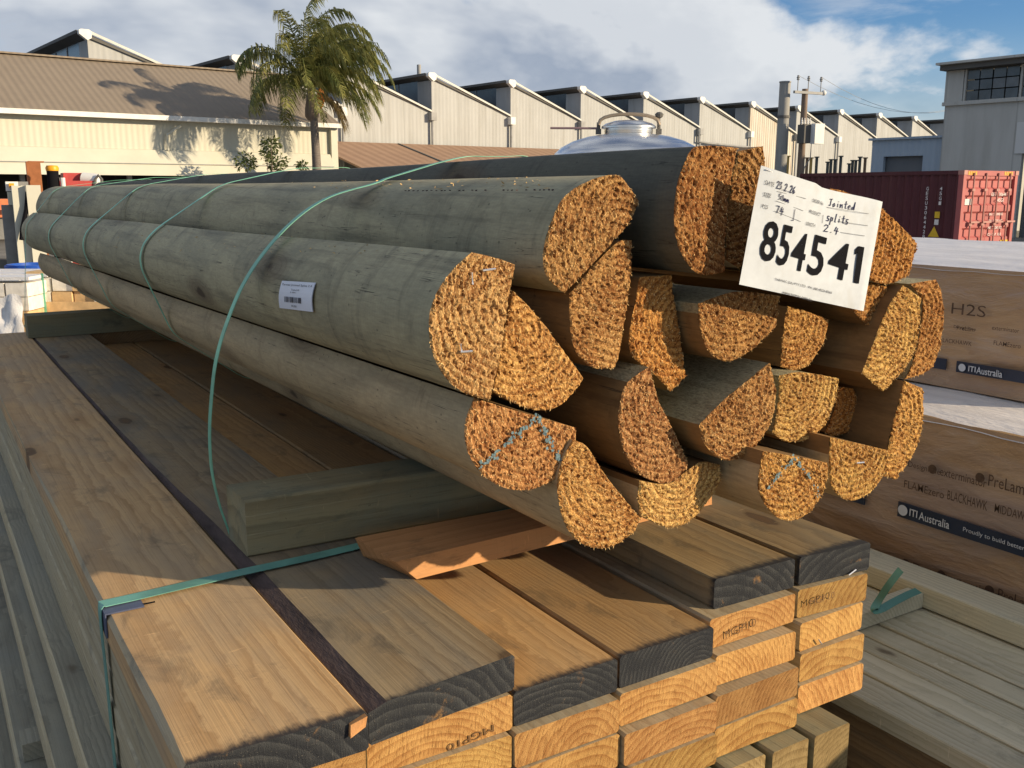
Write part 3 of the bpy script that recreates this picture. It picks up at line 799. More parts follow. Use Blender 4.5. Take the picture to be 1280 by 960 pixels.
def container():
    corner = latdep(1205, 27.0); corner.z = 0
    ld = hdir(-30); ed = hdir(60)
    root = empty('shipping_container', corner); tag(root, 'maroon corrugated shipping container with paler red doors at its near end', 'container')
    root.rotation_euler = (0, 0, math.atan2(ed.y, ed.x))       # x = along the doors, y = along the length
    Lc, Wc, Hc = 6.06, 2.44, 2.56
    # side wall: trapezoid corrugation
    mb = MB(); pr = []; y = 0.16
    while y < Lc - 0.2:
        for dy, dx in ((0, 0), (0.07, 0), (0.14, 0.04), (0.21, 0.04), (0.278, 0)):
            pr.append((0.03 + dx, y + dy))
        y += 0.278
    vs = []; fs = []
    for x, yy in pr: vs += [(x, yy, 0.16), (x, yy, Hc - 0.1)]
    for i in range(len(pr) - 1): fs.append((2 * i, 2 * i + 1, 2 * i + 3, 2 * i + 2))
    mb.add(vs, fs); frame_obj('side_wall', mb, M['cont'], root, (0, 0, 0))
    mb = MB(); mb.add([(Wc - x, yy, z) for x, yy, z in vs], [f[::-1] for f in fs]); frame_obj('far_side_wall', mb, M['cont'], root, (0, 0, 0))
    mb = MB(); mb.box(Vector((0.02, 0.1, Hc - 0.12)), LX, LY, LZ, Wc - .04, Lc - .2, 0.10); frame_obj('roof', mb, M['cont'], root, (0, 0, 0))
    for nm, o_, s_ in (('top_rail', (0, 0.1, Hc - 0.10), (0.06, Lc - .2, 0.1)), ('bottom_rail', (0, 0.1, 0.02), (0.06, Lc - .2, 0.14)),
                       ('door_header', (0.12, 0, Hc - 0.14), (Wc - .24, 0.1, 0.14)), ('door_sill', (0.12, 0, 0.02), (Wc - .24, 0.1, 0.14)), ('back_wall', (0.05, Lc - .1, 0.1), (Wc - .1, 0.06, Hc - .15))):
        mb = MB(); mb.box(Vector(o_), LX, LY, LZ, *s_); frame_obj(nm, mb, M['cont_door' if 'door' in nm else 'cont'], root, (0, 0, 0))
    for x in (0, Wc - 0.12):
        mb = MB(); mb.box(Vector((x, -0.01, 0.02)), LX, LY, LZ, 0.12, 0.16, Hc - 0.02); frame_obj('corner_post', mb, M['cont_door'], root, (0, 0, 0))
        for z in (0.0, Hc - 0.115):
            mb = MB(); mb.box(Vector((x - 0.012, -0.025, z)), LX, LY, LZ, 0.144, 0.19, 0.12); frame_obj('corner_casting', mb, M['cont_bar'], root, (0, 0, 0))
    for k in range(2):
        x0 = 0.13 + k * 1.095; w = 1.085
        mb = MB(); zz = [0.17]; n = 5
        hgt = (Hc - 0.14 - 0.17) / n
        prof = []
        for q in range(n):
            z0 = 0.17 + q * hgt
            prof += [(0.03, z0), (0.03, z0 + hgt * 0.18), (0.085, z0 + hgt * 0.30), (0.085, z0 + hgt * 0.70), (0.03, z0 + hgt * 0.82)]
        prof.append((0.03, Hc - 0.145))
        vs = []
        for yy, z in prof: vs += [(x0, yy, z), (x0 + w, yy, z)]
        fs = [(2 * i, 2 * i + 1, 2 * i + 3, 2 * i + 2) for i in range(len(prof) - 1)]
        mb.add(vs, fs); d = frame_obj('door', mb, M['cont_door'], root, (0, 0, 0))
        for t in (0.28, 0.78):
            mb = MB(); mb.cyl((x0 + w * t, -0.03, 0.1), (x0 + w * t, -0.03, Hc - 0.06), 0.024, n=8); frame_obj('lock_bar', mb, M['cont_bar'], d, (0, 0, 0))
            for z in (0.5, 1.05, 2.0):
                mb = MB(); mb.box(Vector((x0 + w * t - 0.06, -0.05, z)), LX, LY, LZ, 0.12, 0.07, 0.07); frame_obj('bar_bracket', mb, M['cont_bar'], d, (0, 0, 0))
            mb = MB(); mb.box(Vector((x0 + w * t - 0.03, -0.075, 1.12)), LX, LY, LZ, 0.38, 0.03, 0.05); frame_obj('lock_handle', mb, M['cont_bar'], d, (0, 0, 0))
    def sticker(nm, x, z, w, h, m_, side=False):
        mb = MB()
        if side: mb.box(Vector((-0.012 + 0.03, x, z)), LX, LY, LZ, 0.010, w, h)
        else: mb.box(Vector((x, 0.010, z)), LX, LY, LZ, w, 0.016, h)
        frame_obj(nm, mb, m_, root, (0, 0, 0))
    sticker('white_sticker', 0.17, 1.62, 0.36, 0.17, M['white_paint'])
    sticker('yellow_sticker', 1.95, 0.2, 0.33, 0.42, M['yellow'])
    sticker('data_plate', 0.2, 0.25, 0.2, 0.34, M['cont_bar'])
    def tri(nm, pts):
        mb = MB(); mb.add(pts, [(0, 1, 2)]); frame_obj(nm, mb, M['yellow'], root, (0, 0, 0))
    tri('warning_triangle', [(0.62, 0.005, 0.36), (0.88, 0.005, 0.36), (0.75, 0.005, 0.60)])
    tri('warning_triangle', [(0.015, 0.98, 0.72), (0.015, 0.62, 0.72), (0.015, 0.80, 1.02)])
    for x in (0.2, Wc - 0.62):
        for q in range(5):
            mb = MB(); mb.box(Vector((x + q * 0.08, -0.006, Hc - 0.12)), LX, LY, LZ, 0.045, 0.006, 0.1); frame_obj('hazard_stripe', mb, M['yellow'], root, (0, 0, 0))
    # stencilled code, read on the photograph as vertical columns of characters
    def words(nm, txt, o_, u, w, wd, ht):
        vs, fs, x0, x1, y0, y1 = glyph_mesh(txt, 0.01)
        mb = MB(); mb.add([Vector(o_) + u * ((v.x - x0) / (x1 - x0) * wd) + w * ((v.y - y0) / (y1 - y0) * ht) for v in vs], fs)
        frame_obj(nm, mb, M['white_paint'], root, (0, 0, 0))
    for i, ch in enumerate('GESU3064428'):
        words('code_character', ch, (0.014, 1.16, 2.02 - i * 0.135), -LY, LZ, 0.08, 0.10)
    for i, ch in enumerate('45G1'):
        words('code_character', ch, (0.014, 0.72, 2.02 - i * 0.135), -LY, LZ, 0.08, 0.10)
    sticker('side_sticker', 0.66, 1.25, 0.16, 0.18, M['yellow'], True)
    sticker('side_patch', 0.68, 1.06, 0.13, 0.15, M['white_paint'], True)
    words('door_code', 'GESU 306442 8', (1.32, 0.012, 1.86), LX, LZ, 0.85, 0.10)
    words('door_code', '45G1', (1.62, 0.012, 1.70), LX, LZ, 0.3, 0.10)
    for q, t in enumerate(('MAX. GR. 30480 KG', 'TARE 2200 KG', 'NET 28280 KG', 'CU. CAP. 33.2')):
        words('door_data', t, (1.32, 0.012, 1.32 - q * 0.19), LX, LZ, 0.62, 0.075)


container()


# ------------------------------------------------------------------ palm and shrub
def leafmat(name, c1, c2):
    m, b = newmat(name)
    g = b.n('ShaderNodeNewGeometry', out=8)
    n = b.noise(b.obj(), 2.2, 4)
    c = b.mix(b.smooth(n, 0.38, 0.62), c1, c2)
    k = b.m('MULTIPLY_ADD', g, 0.7, 0.62)
    c = b.mix(1.0, c, b.comb(k, k, k), 'MULTIPLY')
    d = b.n('ShaderNodeBsdfPrincipled', {'Base Color': c, 'Roughness': 0.5, 'Specular IOR Level': 0.35})
    t = b.n('ShaderNodeBsdfTranslucent', {'Color': c})
    mx = b.n('ShaderNodeMixShader', {0: 0.28, 1: d, 2: t})
    b.n('ShaderNodeOutputMaterial', {'Surface': mx})
    return m


M['frond'] = leafmat('palm leaflets', (0.13, 0.155, 0.045), (0.26, 0.25, 0.075))
M['frond_dead'] = leafmat('dry palm leaflets', (0.30, 0.20, 0.075), (0.22, 0.17, 0.07))
M['leaf'] = leafmat('shrub leaves', (0.075, 0.105, 0.028), (0.13, 0.15, 0.045))
M['trunk'] = simple('ringed palm trunk', (0.17, 0.145, 0.125), 0.9, var=0.3, scale=5, bump=0.4, stretch=(1, 1, 6))
M['palm_fruit'] = simple('orange fruit spathe', (0.55, 0.19, 0.045), 0.7, var=0.3, scale=6)


def palm():
    random.seed(21)
    base = latdep(394, 43.6); base.z = 0
    root = empty('palm_tree', base); tag(root, 'tall feathery palm tree bending in the wind before the cream warehouse', 'palm tree')
    top = base + UZ * (CZ + 4.35) - RT * 0.05
    pts = [base.lerp(top, i / 10) + RT * (0.10 * math.sin(i / 10 * 3)) for i in range(11)]
    mb = MB(); mb.tube(pts, [0.235 - 0.008 * i for i in range(11)], 14); mb.obj('trunk', M['trunk'], root, smooth=40)
    mb = MB(); mb.lathe(top - UZ * 1.35, [(0.17, 0), (0.30, 0.18), (0.29, 0.5), (0.22, 0.9), (0.13, 1.5), (0.05, 1.9)], 12); mb.obj('crown_shaft', M['pole_wood'], root, smooth=40)
    c = top
    mb = MB(); mb.lathe(c + RT * 0.42 - UZ * 0.45, [(0.02, -0.4), (0.16, -0.15), (0.2, 0.1), (0.13, 0.35), (0.03, 0.5)], 8); mb.obj('fruit_spathe', M['palm_fruit'], root, smooth=40)
    # azimuth measured in the picture plane: 0 = right, 90 = towards the camera, 180 = left
    fr = []
    for q in range(34):
        az0 = q * 137.5 % 360
        ring_ = q / 34
        fr.append((az0, 84 - 66 * ring_ ** 1.1, 4.6 - 1.1 * ring_))
    fr += [(8, 72, 4.9), (-25, 66, 4.8), (30, 60, 4.7), (175, 58, 4.2), (20, -20, 2.3)]
    for k, (az, el, ln) in enumerate(fr):
        az = R(az + random.uniform(-8, 8)); el = R(el + random.uniform(-5, 5))
        d = (RT * math.cos(az) - FWH * math.sin(az)) * math.cos(el) + UZ * math.sin(el)
        p = c + d * 0.15; n = 22; step = ln * 0.98 / n
        pts = [p.copy()]; dirs = []
        for i in range(n):
            g = 0.045 + 0.21 * (i / n) ** 1.2
            d = (d - UZ * g + RT * 0.026).normalized(); dirs.append(d); p = p + d * step; pts.append(p.copy())
        dirs.append(d)
        mb = MB(); mb.tube(pts, [0.035 * (1 - 0.85 * i / n) + 0.004 for i in range(n + 1)], 5, 0)
        nl = 90
        for q in range(9, nl):
            t = q / nl; i = min(int(t * n), n - 1); f_ = t * n - i
            o = pts[i].lerp(pts[i + 1], f_); tn = dirs[i]
            sv = tn.cross(UZ)
            if sv.length < 0.05: sv = RT.copy()
            sv.normalize()
            L = 0.92 * math.sin(math.pi * min(1, 0.16 + 0.80 * t)) ** 0.6 + 0.10
            for s_ in (-1, 1):
                L2 = L * random.uniform(0.75, 1.15)
                dr = (sv * s_ * random.uniform(0.35, 1.0) + tn * random.uniform(0.3, 0.7) + UZ * random.uniform(-0.35, 0.30) + RT * 0.20).normalized()
                m1 = o + dr * L2 * 0.38 - UZ * 0.04
                e = m1 + (dr * 0.35 - UZ * random.uniform(0.7, 1.2) + RT * 0.22).normalized() * L2 * 0.72
                wv = tn.lerp(UZ, 0.3).normalized() * random.uniform(0.020, 0.032)
                mb.add([o - wv * .5, o + wv * .5, m1 + wv, m1 - wv, e], [(0, 1, 2, 3), (3, 2, 4)], 0)
        mb.obj('frond', M['frond_dead' if k == len(fr) - 1 else 'frond'], root)


palm()


def shrub():
    random.seed(5)
    specs = [('low bushy green shrub left of the palm, against the cream wall', [(308, 202, 0.46)]),
             ('taller leafy green sapling between the low shrub and the palm trunk', [(339, 180, 0.36), (346, 203, 0.48), (333, 194, 0.26)]),
             ('wispy small shoot right beside the foot of the palm trunk', [(377, 206, 0.22)])]
    for lab, clumps in specs:
        d0 = 40.5
        px, py, _ = clumps[-1]
        base = latdep(px, d0); base.z = 0
        root = empty('shrub', base); tag(root, lab, 'shrub', 'shrubs at the warehouse wall')
        st = MB(); lf = MB()
        for cx, cy, r in clumps:
            c = at_d(cx, cy, d0 + random.uniform(-.2, .2))
            st.tube([base, base.lerp(c, 0.5) + RT * 0.1, c], [0.05, 0.03, 0.012], 6)
            n = int(850 * r * r + 50)
            for _ in range(n):
                v = Vector((random.gauss(0, 1), random.gauss(0, 1), random.gauss(0, 1))).normalized() * r * random.random() ** 0.45
                v.z *= 0.85
                o = c + v
                ld = (v.normalized() * 0.6 + Vector((random.uniform(-1, 1), random.uniform(-1, 1), random.uniform(-1, .5)))).normalized()
                L = random.uniform(0.12, 0.24); w = ld.orthogonal().normalized()
                w = (w * math.cos(random.uniform(0, 6)) + ld.cross(w) * math.sin(random.uniform(0, 6))).normalized() * L * 0.2
                lf.add([o, o + ld * L * .5 + w, o + ld * L, o + ld * L * .5 - w], [(0, 1, 2, 3)])
        st.obj('stem', M['pole_wood'], root); lf.obj('crown', M['leaf'], root)


shrub()


# ------------------------------------------------------------------ stainless tank
def tank():
    m, b = newmat('brushed stainless steel')
    p = b.obj()
    n = b.noise(b.map(p, scale=(1, 1, 40)), 3.0, 3)
    finish(m, b, (0.78, 0.77, 0.75), b.ramp(n, 0.3, 0.7, 0.22, 0.36), b.bump(b.noise(p, 5, 3), 0.05, 0.02), 1.0)
    M['steel'] = m
    M['brass'] = simple('bronze clamp ring', (0.36, 0.29, 0.21), 0.45, 0.6)
    dep = 5.2
    s = dep / F
    hs = 0.80
    c = at_d(785, 196, dep)
    root = empty('steel_tank', Vector((c.x, c.y, 0))); tag(root, 'shiny stainless steel tank with domed top and round hatch behind the logs', 'tank')
    r = 93 * s
    zb = c.z
    b0 = Vector((c.x, c.y, 0))
    mb = MB(); mb.lathe(b0, [(0, 0.3), (r * 0.98, 0.32), (r, 0.36), (r, zb - 0.03)], 64); mb.obj('shell', m, root, smooth=40)
    prof = [(r, zb - 0.03), (r * 1.005, zb), (r * 0.985, zb + 5 * s * hs), (r * 0.90, zb + 14 * s * hs), (r * 0.75, zb + 23 * s * hs), (r * 0.55, zb + 30 * s * hs), (r * 0.33, zb + 34 * s * hs)]
    mb = MB(); mb.lathe(b0, prof, 64); mb.obj('dome', m, root, smooth=60)
    rn = 30 * s
    mb = MB(); mb.lathe(b0, [(rn * .97, zb + 31 * s * hs), (rn, zb + 38 * s * hs), (rn, zb + 42 * s * hs), (rn * 1.13, zb + 43 * s * hs), (rn * 1.13, zb + 45.5 * s * hs), (rn, zb + 46 * s * hs)], 48)
    mb.obj('hatch_neck', m, root, smooth=50)
    mb = MB(); mb.lathe(b0, [(rn * 1.11, zb + 46 * s * hs), (rn * 0.95, zb + 50 * s * hs), (rn * 0.6, zb + 54 * s * hs), (0.001, zb + 56 * s * hs)], 48); lid = mb.obj('hatch_lid', m, root, smooth=60)
    arc = [b0 + RT * (rn * 1.25 * math.cos(R(180 - 18 * i))) + UZ * (zb + 48 * s * hs + 13 * s * math.sin(R(180 - 18 * i)) ** 0.7 if 0 < i < 10 else zb + 48 * s * hs) - FWH * 0.01 for i in range(11)]
    mb = MB(); mb.tube(arc, 0.010, 8); mb.obj('clamp_arm', M['brass'], lid, smooth=40)
    for sx in (-1, 1):
        q = b0 + RT * (rn * 1.25 * sx)
        mb = MB(); mb.cyl(q + UZ * (zb + 36 * s * hs), q + UZ * (zb + 52 * s * hs), 0.010, n=8); mb.box(q + UZ * (zb + 34 * s * hs) - RT * .014 - FWH * .012, RT, FWH, UZ, 0.028, 0.025, 0.028); mb.obj('clamp_bolt', M['saw_roof'], lid)
    q = b0 + RT * (rn * 1.25)
    mb = MB(); mb.lathe(q + UZ * (zb + 58 * s * hs), [(0.008, 0), (0.02, 0.008), (0.024, 0.022), (0.012, 0.032), (0.0, 0.034)], 12); mb.cyl(q + UZ * (zb + 52 * s * hs), q + UZ * (zb + 58 * s * hs), 0.007, n=8); mb.obj('knob', M['saw_roof'], lid)
    mb = MB(); mb.cyl(b0 - RT * (58 * s * 1.6) + UZ * (zb + 43.5 * s * hs) - RT * 0.02, b0 - RT * (rn * 1.2) + UZ * (zb + 43 * s * hs), 0.006, n=6); mb.obj('hinge_rod', simple('dull purple rod', (0.22, 0.15, 0.16), 0.6), lid)
    for k in range(4):
        a = R(45 + 90 * k); q = b0 + Vector((math.cos(a), math.sin(a), 0)) * r * 0.85
        mb = MB(); mb.cyl(q, q + UZ * 0.34, 0.03, n=10); mb.obj('leg', m, root)


tank()


# ================================================================== NEAR STACKS
def board_mesh(x0, x1, y0, y1, z0, z1, mats, name, r=0.0032, wave=0.0015, seg=14, chamfer=None, seed=0, end_tilt=0.0, skew=0.0, top=None):
    """a sawn board along Y. mats = [side, near end, (wane)]; local y starts at the near end"""
    cw0 = chamfer[0] if chamfer else 0
    pr = [(x0 + r, z0), (x1 - r, z0), (x1, z0 + r), (x1, z1 - r), (x1 - r, z1)]
    wane_edge = None
    if chamfer:
        cw, ch = chamfer
        pr += [(x0 + cw, z1), (x0, z1 - ch)]
        wane_edge = 5
    else:
        pr += [(x0 + r, z1), (x0, z1 - r)]
    pr += [(x0, z0 + r)]
    n = len(pr); vs = []; fs = []; fm = []
    ys = [y0 + (y1 - y0) * (i / seg) ** 1.25 for i in range(seg + 1)]
    for i, y in enumerate(ys):
        for k, (x, z) in enumerate(pr):
            w = Vector((noise.noise((x * 7 + seed, y * 2.1, z * 9)), 0, noise.noise((x * 7 + seed + 9, y * 2.1, z * 9)))) * wave
            if chamfer and k == 5:
                w.x += 0.004 * noise.noise((seed, y * 11.0, 1.7)) - cw0 * 0.72 * min(1.0, max(0.0, (y - y0 - 0.35) / 0.8))
            yy = y
            if i == 0: yy = y0 + end_tilt * (x - x0)
            vs.append(P(x + skew * (y - y0), yy, z) + w)
    for i in range(seg):
        for k in range(n):
            fs.append((i * n + k, (i + 1) * n + k, (i + 1) * n + (k + 1) % n, i * n + (k + 1) % n))
            fm.append(2 if (wane_edge is not None and k == wane_edge) else (top if top and k == 4 else 0))
    fs.append(tuple(range(n))); fm.append(1)
    fs.append(tuple(seg * n + k for k in range(n - 1, -1, -1))); fm.append(0)
    xm = (x0 + x1) / 2
    return mesh_obj(name, vs, fs, mats, None, P(xm, y0, z0), fm)


T = 0.0445
ORD = ['first', 'second', 'third', 'fourth', 'fifth', 'sixth']
LV = ['top', 'second', 'third', 'fourth', 'fifth']
boards = {}


def main_pack():
    # column -> level -> (x0, x1, y_near)
    C = {1: {0: (.163, .3480, .838), 1: (.166, .350, .846), 2: (.1655, .351, .842), 3: (.164, .350, .848), 4: (.166, .350, .845)},
         2: {0: (.3515, .541, .841), 1: (.354, .5335, .853), 2: (.353, .527, .846), 3: (.353, .528, .85), 4: (.353, .528, .845)},
         3: {1: (.536, .6885, .855), 2: (.530, .680, .842), 3: (.531, .680, .838), 4: (.531, .681, .84)},
         4: {1: (.6945, .851, .859), 2: (.6865, .851, .848), 3: (.683, .836, .832), 4: (.684, .834, .827)},
         5: {0: (.887, 1.0375, .897), 1: (.860, 1.0255, .876), 2: (.857, 1.0075, .858), 3: (.840, .997, .838), 4: (.838, .994, .836)},
         6: {0: (1.045, 1.1855, .889), 1: (1.036, 1.175, .880), 2: (1.030, 1.167, .867), 3: (1.0245, 1.162, .860), 4: (1.0185, 1.158, .854)}}
    tilt = {(2, 1): 0.0, (5, 1): 0.0, (2, 0): 0.10, (6, 0): -0.09, (6, 1): -0.07, (5, 0): -0.04}
    for c, lv in C.items():
        for l, (x0, x1, y0) in lv.items():
            topmost = (l == min(lv))
            g = 0.0012
            y1 = 4.02 + random.uniform(-0.05, 0.05)
            seed = c * 13 + l * 3.7
            mats = [M['board_p'] if topmost else M['board'], M['end_black'] if topmost else M['end']]
            if c == 1 and not topmost: mats[0] = M['skylit_edge']  # left sides get the tan with skylight painted in
            ch = None
            if (c, l) == (1, 0): mats[0] = M['board_warm']
            if (c, l) in ((3, 1), (4, 1)): mats[0] = M['board_warm']
            if (c, l) == (2, 0): ch = (0.021, 0.006)
            if (c, l) == (1, 0): ch = (0.006, 0.007)
            if ch: mats.append(M['bark'] if c == 2 else M['board'])
            o = board_mesh(x0, x1, y0, y1, -(l + 1) * T + g, -l * T, mats, 'sawn_board', chamfer=ch, seed=seed, end_tilt=tilt.get((c, l), random.uniform(-.02, .02)),
                           skew=(-0.012 if (c, l) == (6, 0) else 0.0), seg=26 if topmost else 14)
            end = 'black painted end' if topmost else 'raw sawn end'
            cn = {1: 'leftmost', 2: 'second left', 3: 'third', 4: 'fourth', 5: 'fifth', 6: 'rightmost'}[c]
            ex = {(2, 0): ' and dark bark strip', (1, 0): ' and sunlit orange top'}.get((c, l), '')
            tag(o, 'board with %s%s, %s column, %s of near pack' % (end, ex, cn, LV[l] + ' layer' if not topmost else 'uppermost'), 'board', 'boards of the near sawn timber pack')
            boards[(c, l)] = o
            o.color = {(1, 0): (.98, .96, .94, 1), (2, 0): (.86, .86, .84, 1), (3, 1): (.98, .90, .76, 1), (4, 1): (.82, .77, .66, 1), (5, 0): (.92, .88, .74, 1), (6, 0): (.95, .93, .82, 1)}.get((c, l), (1, 1, 1, 1))


main_pack()


def board_stamps():
    ink = simple('faint stamp ink', (0.14, 0.075, 0.03), 0.8, var=0.3, scale=500)
    def st(c, l, txt, px, py, pxe, pye, hpx, y, flip=False):
        a = at_y(px, py, y); b_ = at_y(pxe, pye, y)
        u = (b_ - a); wd = u.length; u.normalize()
        up = Vector((0, 0, 1)) - u * u.z; up.normalize()
        ht = hpx / F * (a - CAM).dot(FW)
        if flip:
            a, u, up = b_ + up * ht, -u, -up
        lettering('grade_stamp', txt, a, u, up, wd, ht, ink, boards[(c, l)])
    st(2, 1, 'MGP10', 560, 940, 618, 914, 10, .8515, True)
    st(5, 1, 'MGP10', 907, 799, 945, 782, 11, .8735)
    st(6, 1, 'MGP10', 1012, 758, 1043, 747, 9, .8705)
    # white staples left in two of the right hand ends
    def stp(c, l, p0, p1, y):
        a = at_y(*p0, y); b_ = at_y(*p1, y)
        mb = MB(); mb.cyl(a, b_, 0.0011, n=6); mb.obj('staple', M['staple'], boards[(c, l)])
    stp(6, 0, (1061, 719), (1070, 712), .876)
    stp(6, 2, (1023, 799), (1027, 805), .862)
    # small loose chip at the corner of the first board
    a = at_y(437, 913, .832)
    mb = MB(); mb.hexa([a + Vector(v) for v in ((0, -.002, -.008), (.017, -.001, -.001), (.017, .010, -.001), (0, .010, -.008), (.001, -.001, .006), (.018, -.004, .012), (.018, .010, .012), (.001, .010, .006))])
    mb.obj('splintered_corner', M['offcut'], boards[(1, 0)])


board_stamps()


def under_pack():
    # square posts whose ends stick out below
    x = 0.20; k = 0
    xs = [(.998, 1.071), (.920, .990), (.838, .910), (.757, .829), (.676, .748), (.594, .667), (.512, .585), (.43, .503), (.348, .421), (.266, .339), (.184, .257)]
    nm = ['rightmost', 'second from right', 'third from right', 'fourth from right', 'fifth from right', 'sixth from right', 'seventh from right', 'eighth from right', 'ninth from right', 'tenth from right', 'leftmost']
    for r_ in range(2):
        for k, (x0, x1) in enumerate(xs):
            z1 = -0.2245 - r_ * 0.0745
            o = board_mesh(x0 + r_ * 0.002, x1, .803 + .004 * (k % 3) + r_ * 0.004, 4.0, z1 - 0.0735, z1, [M['bearer'], M['post_end']], 'square_post', r=0.003, seed=k + r_ * 20, seg=8)
            tag(o, 'square treated post under the near board pack, %s of the %s row' % (nm[k], 'upper' if r_ == 0 else 'lower'), 'post', 'square posts under the near pack')
    o = None
    for k, y in enumerate((1.25, 2.6, 3.7)):
        mb = MB(); mb.box(P(0.1, y, -0.465), EX, EY, UZ, 1.1, 0.09, 0.09)
        o = mb.obj('cross_bearer', M['bearer']); tag(o, 'rough cross bearer under the square posts, %s from the camera' % ORD[k], 'bearer', 'cross bearers under the posts')
    mb = MB()
    for i in range(6):
        for j in range(11):
            mb.box(P(0.1 + i * 0.185, 0.9 + 0.02 * ((i * 7 + j * 3) % 3), -ZB + 0.1 + j * 0.0845), EX, EY, UZ, 0.181, 3.0, 0.082)
    o = mb.obj('lower_timber_pack', M['brown_board']); tag(o, 'brown bulk timber pack at the very bottom of the near stack', 'timber pack')
    for k, y in enumerate((1.3, 3.4)):
        mb = MB(); mb.box(P(0.1, y, -ZB), EX, EY, UZ, 1.1, 0.1, 0.1)
        o = mb.obj('ground_bearer', M['bearer']); tag(o, 'bearer on the yard floor under the near stack, %s' % ('nearer one' if k == 0 else 'farther one'), 'bearer', 'bearers on the yard floor')


M['post_end'] = mat_end('weathered post end', (0.36, 0.25, 0.115), (0.20, 0.125, 0.05))
under_pack()


def left_planks():
    """grey-green planks that stick out to the left, lower than the pack"""
    L = [(0.128, 0.30, -0.226, 0.30, 0.046, 'uppermost wide grey plank low beside the near pack'),
         (0.098, 0.29, -0.283, 0.20, 0.050, 'second grey plank down beside the near pack'),
         (0.062, 0.28, -0.372, 0.15, 0.046, 'third grey-green plank down, narrow ledge at far left'),
         (0.036, 0.27, -0.430, 0.10, 0.055, 'fourth grey-green plank down at far left'),
         (0.006, 0.26, -0.515, 0.10, 0.060, 'lowest grey-green plank at the far left edge')]
    for k, (x0, x1, z1, y0, t, lab) in enumerate(L):
        x1 = min(x1, 0.098) if z1 > -0.40 and k > 5 else x1
        o = board_mesh(x0, 0.181 if k == 0 else 0.178, y0, 4.3, z1 - t, z1, [M['skylit_edge'], M['post_end'], M['green_board']], 'grey_plank', r=0.004, seed=50 + k, seg=18, wave=0.004, top=2)  # weathered grey tops; sides carry painted skylight
        tag(o, lab, 'plank', 'grey planks low on the left')
    # sticker block between the planks
    mb = MB(); a = P(0.072, 1.58, -0.372)
    mb.box(a, EX, EY, UZ, 0.03, 0.05, 0.03); o = mb.obj('spacer_block', M['green_board']); tag(o, 'small grey spacer block on the ledge of the left planks', 'block')


left_planks()


def bearers():
    o = MB()
    # near bearer: one thick stick with saw lines
    x0, x1, y0, y1 = 0.370, 1.28, 1.31, 1.405
    vs = []; fs = []
    prof = [(0.0, 0.003), (0.003, 0.0), (0.092, 0.0), (0.095, 0.003), (0.095, 0.082), (0.092, 0.085), (0.003, 0.085), (0.0, 0.082), (0.0015, 0.062), (0.0, 0.0605), (0.0015, 0.034), (0.0, 0.0325)]
    n = len(prof); seg = 16
    for i in range(seg + 1):
        x = x0 + (x1 - x0) * i / seg
        for y, z in prof:
            vs.append(P(x, y0 + y - (x - x0) * 0.045 + 0.0008 * noise.noise((x * 20, y * 50, z * 50)), z + 0.001))
    for i in range(seg):
        for k in range(n): fs.append((i * n + (k + 1) % n, (i + 1) * n + (k + 1) % n, (i + 1) * n + k, i * n + k))
    fs += [tuple(range(n)), tuple(seg * n + k for k in range(n - 1, -1, -1))]
    # grain runs along X here: build in a rotated local frame so that local Y follows the bearer
    def cross_stick(name, vs, fs, mat, lab):
        org = P(x0, y0, 0)
        me = bpy.data.meshes.new(name)
        me.from_pydata([Vector(((v - org).y * -1, (v - org).x, (v - org).z)) for v in vs], [], fs)
        me.materials.append(mat); me.validate(); me.update()
        ob = bpy.data.objects.new(name, me); col.objects.link(ob); ob.location = org; ob.rotation_euler = (0, 0, R(-90))
        tag(ob, lab, 'bearer')
        return ob
    cross_stick('bearer', vs, fs, M['bearer'], 'thick green stained bearer under the near end of the logs')
    mb = MB(); mb.box(P(0.335, 3.80, 0.001), EX, EY, UZ, 0.95, 0.09, 0.080)
    cross_stick('bearer', mb.v, mb.f, M['bearer'], 'dark bearer under the far end of the logs')
    o = MB().box(P(0.546, 3.81, -T + 0.001), EX, EY, UZ, 0.335, 0.07, 0.0425).obj('filler', M['brown_board'])  # added board, blocks the bright background so the gap looks dark
    tag(o, 'short added packer board under the far bearer', 'filler')
    # orange offcut wedged in front of the bearer, resting on the lower middle boards
    a = at_z(520, 724, -T + 0.001); 
    mb = MB()
    fl = at_z(521, 724, 0.001); fr = at_z(735, 662, 0.001)
    back = Vector((0.0, 0.062, 0)); up = UZ * 0.030
    sl = Vector((-0.028, 0.055, 0))
    mb.hexa([fl, fr + EX * .25 - EY * .012, fr + EX * .25 + back, fl + back + sl, fl + up + Vector((-.030, .004, 0)), fr + EX * .25 - EY * .010 + up, fr + EX * .25 + back + up, fl + back + sl + up + Vector((-.012, 0, 0))])
    ob = cross_stick('offcut', mb.v, mb.f, M['offcut'], 'short orange timber offcut lying in front of the green bearer')
    ob['category'] = 'offcut'


bearers()

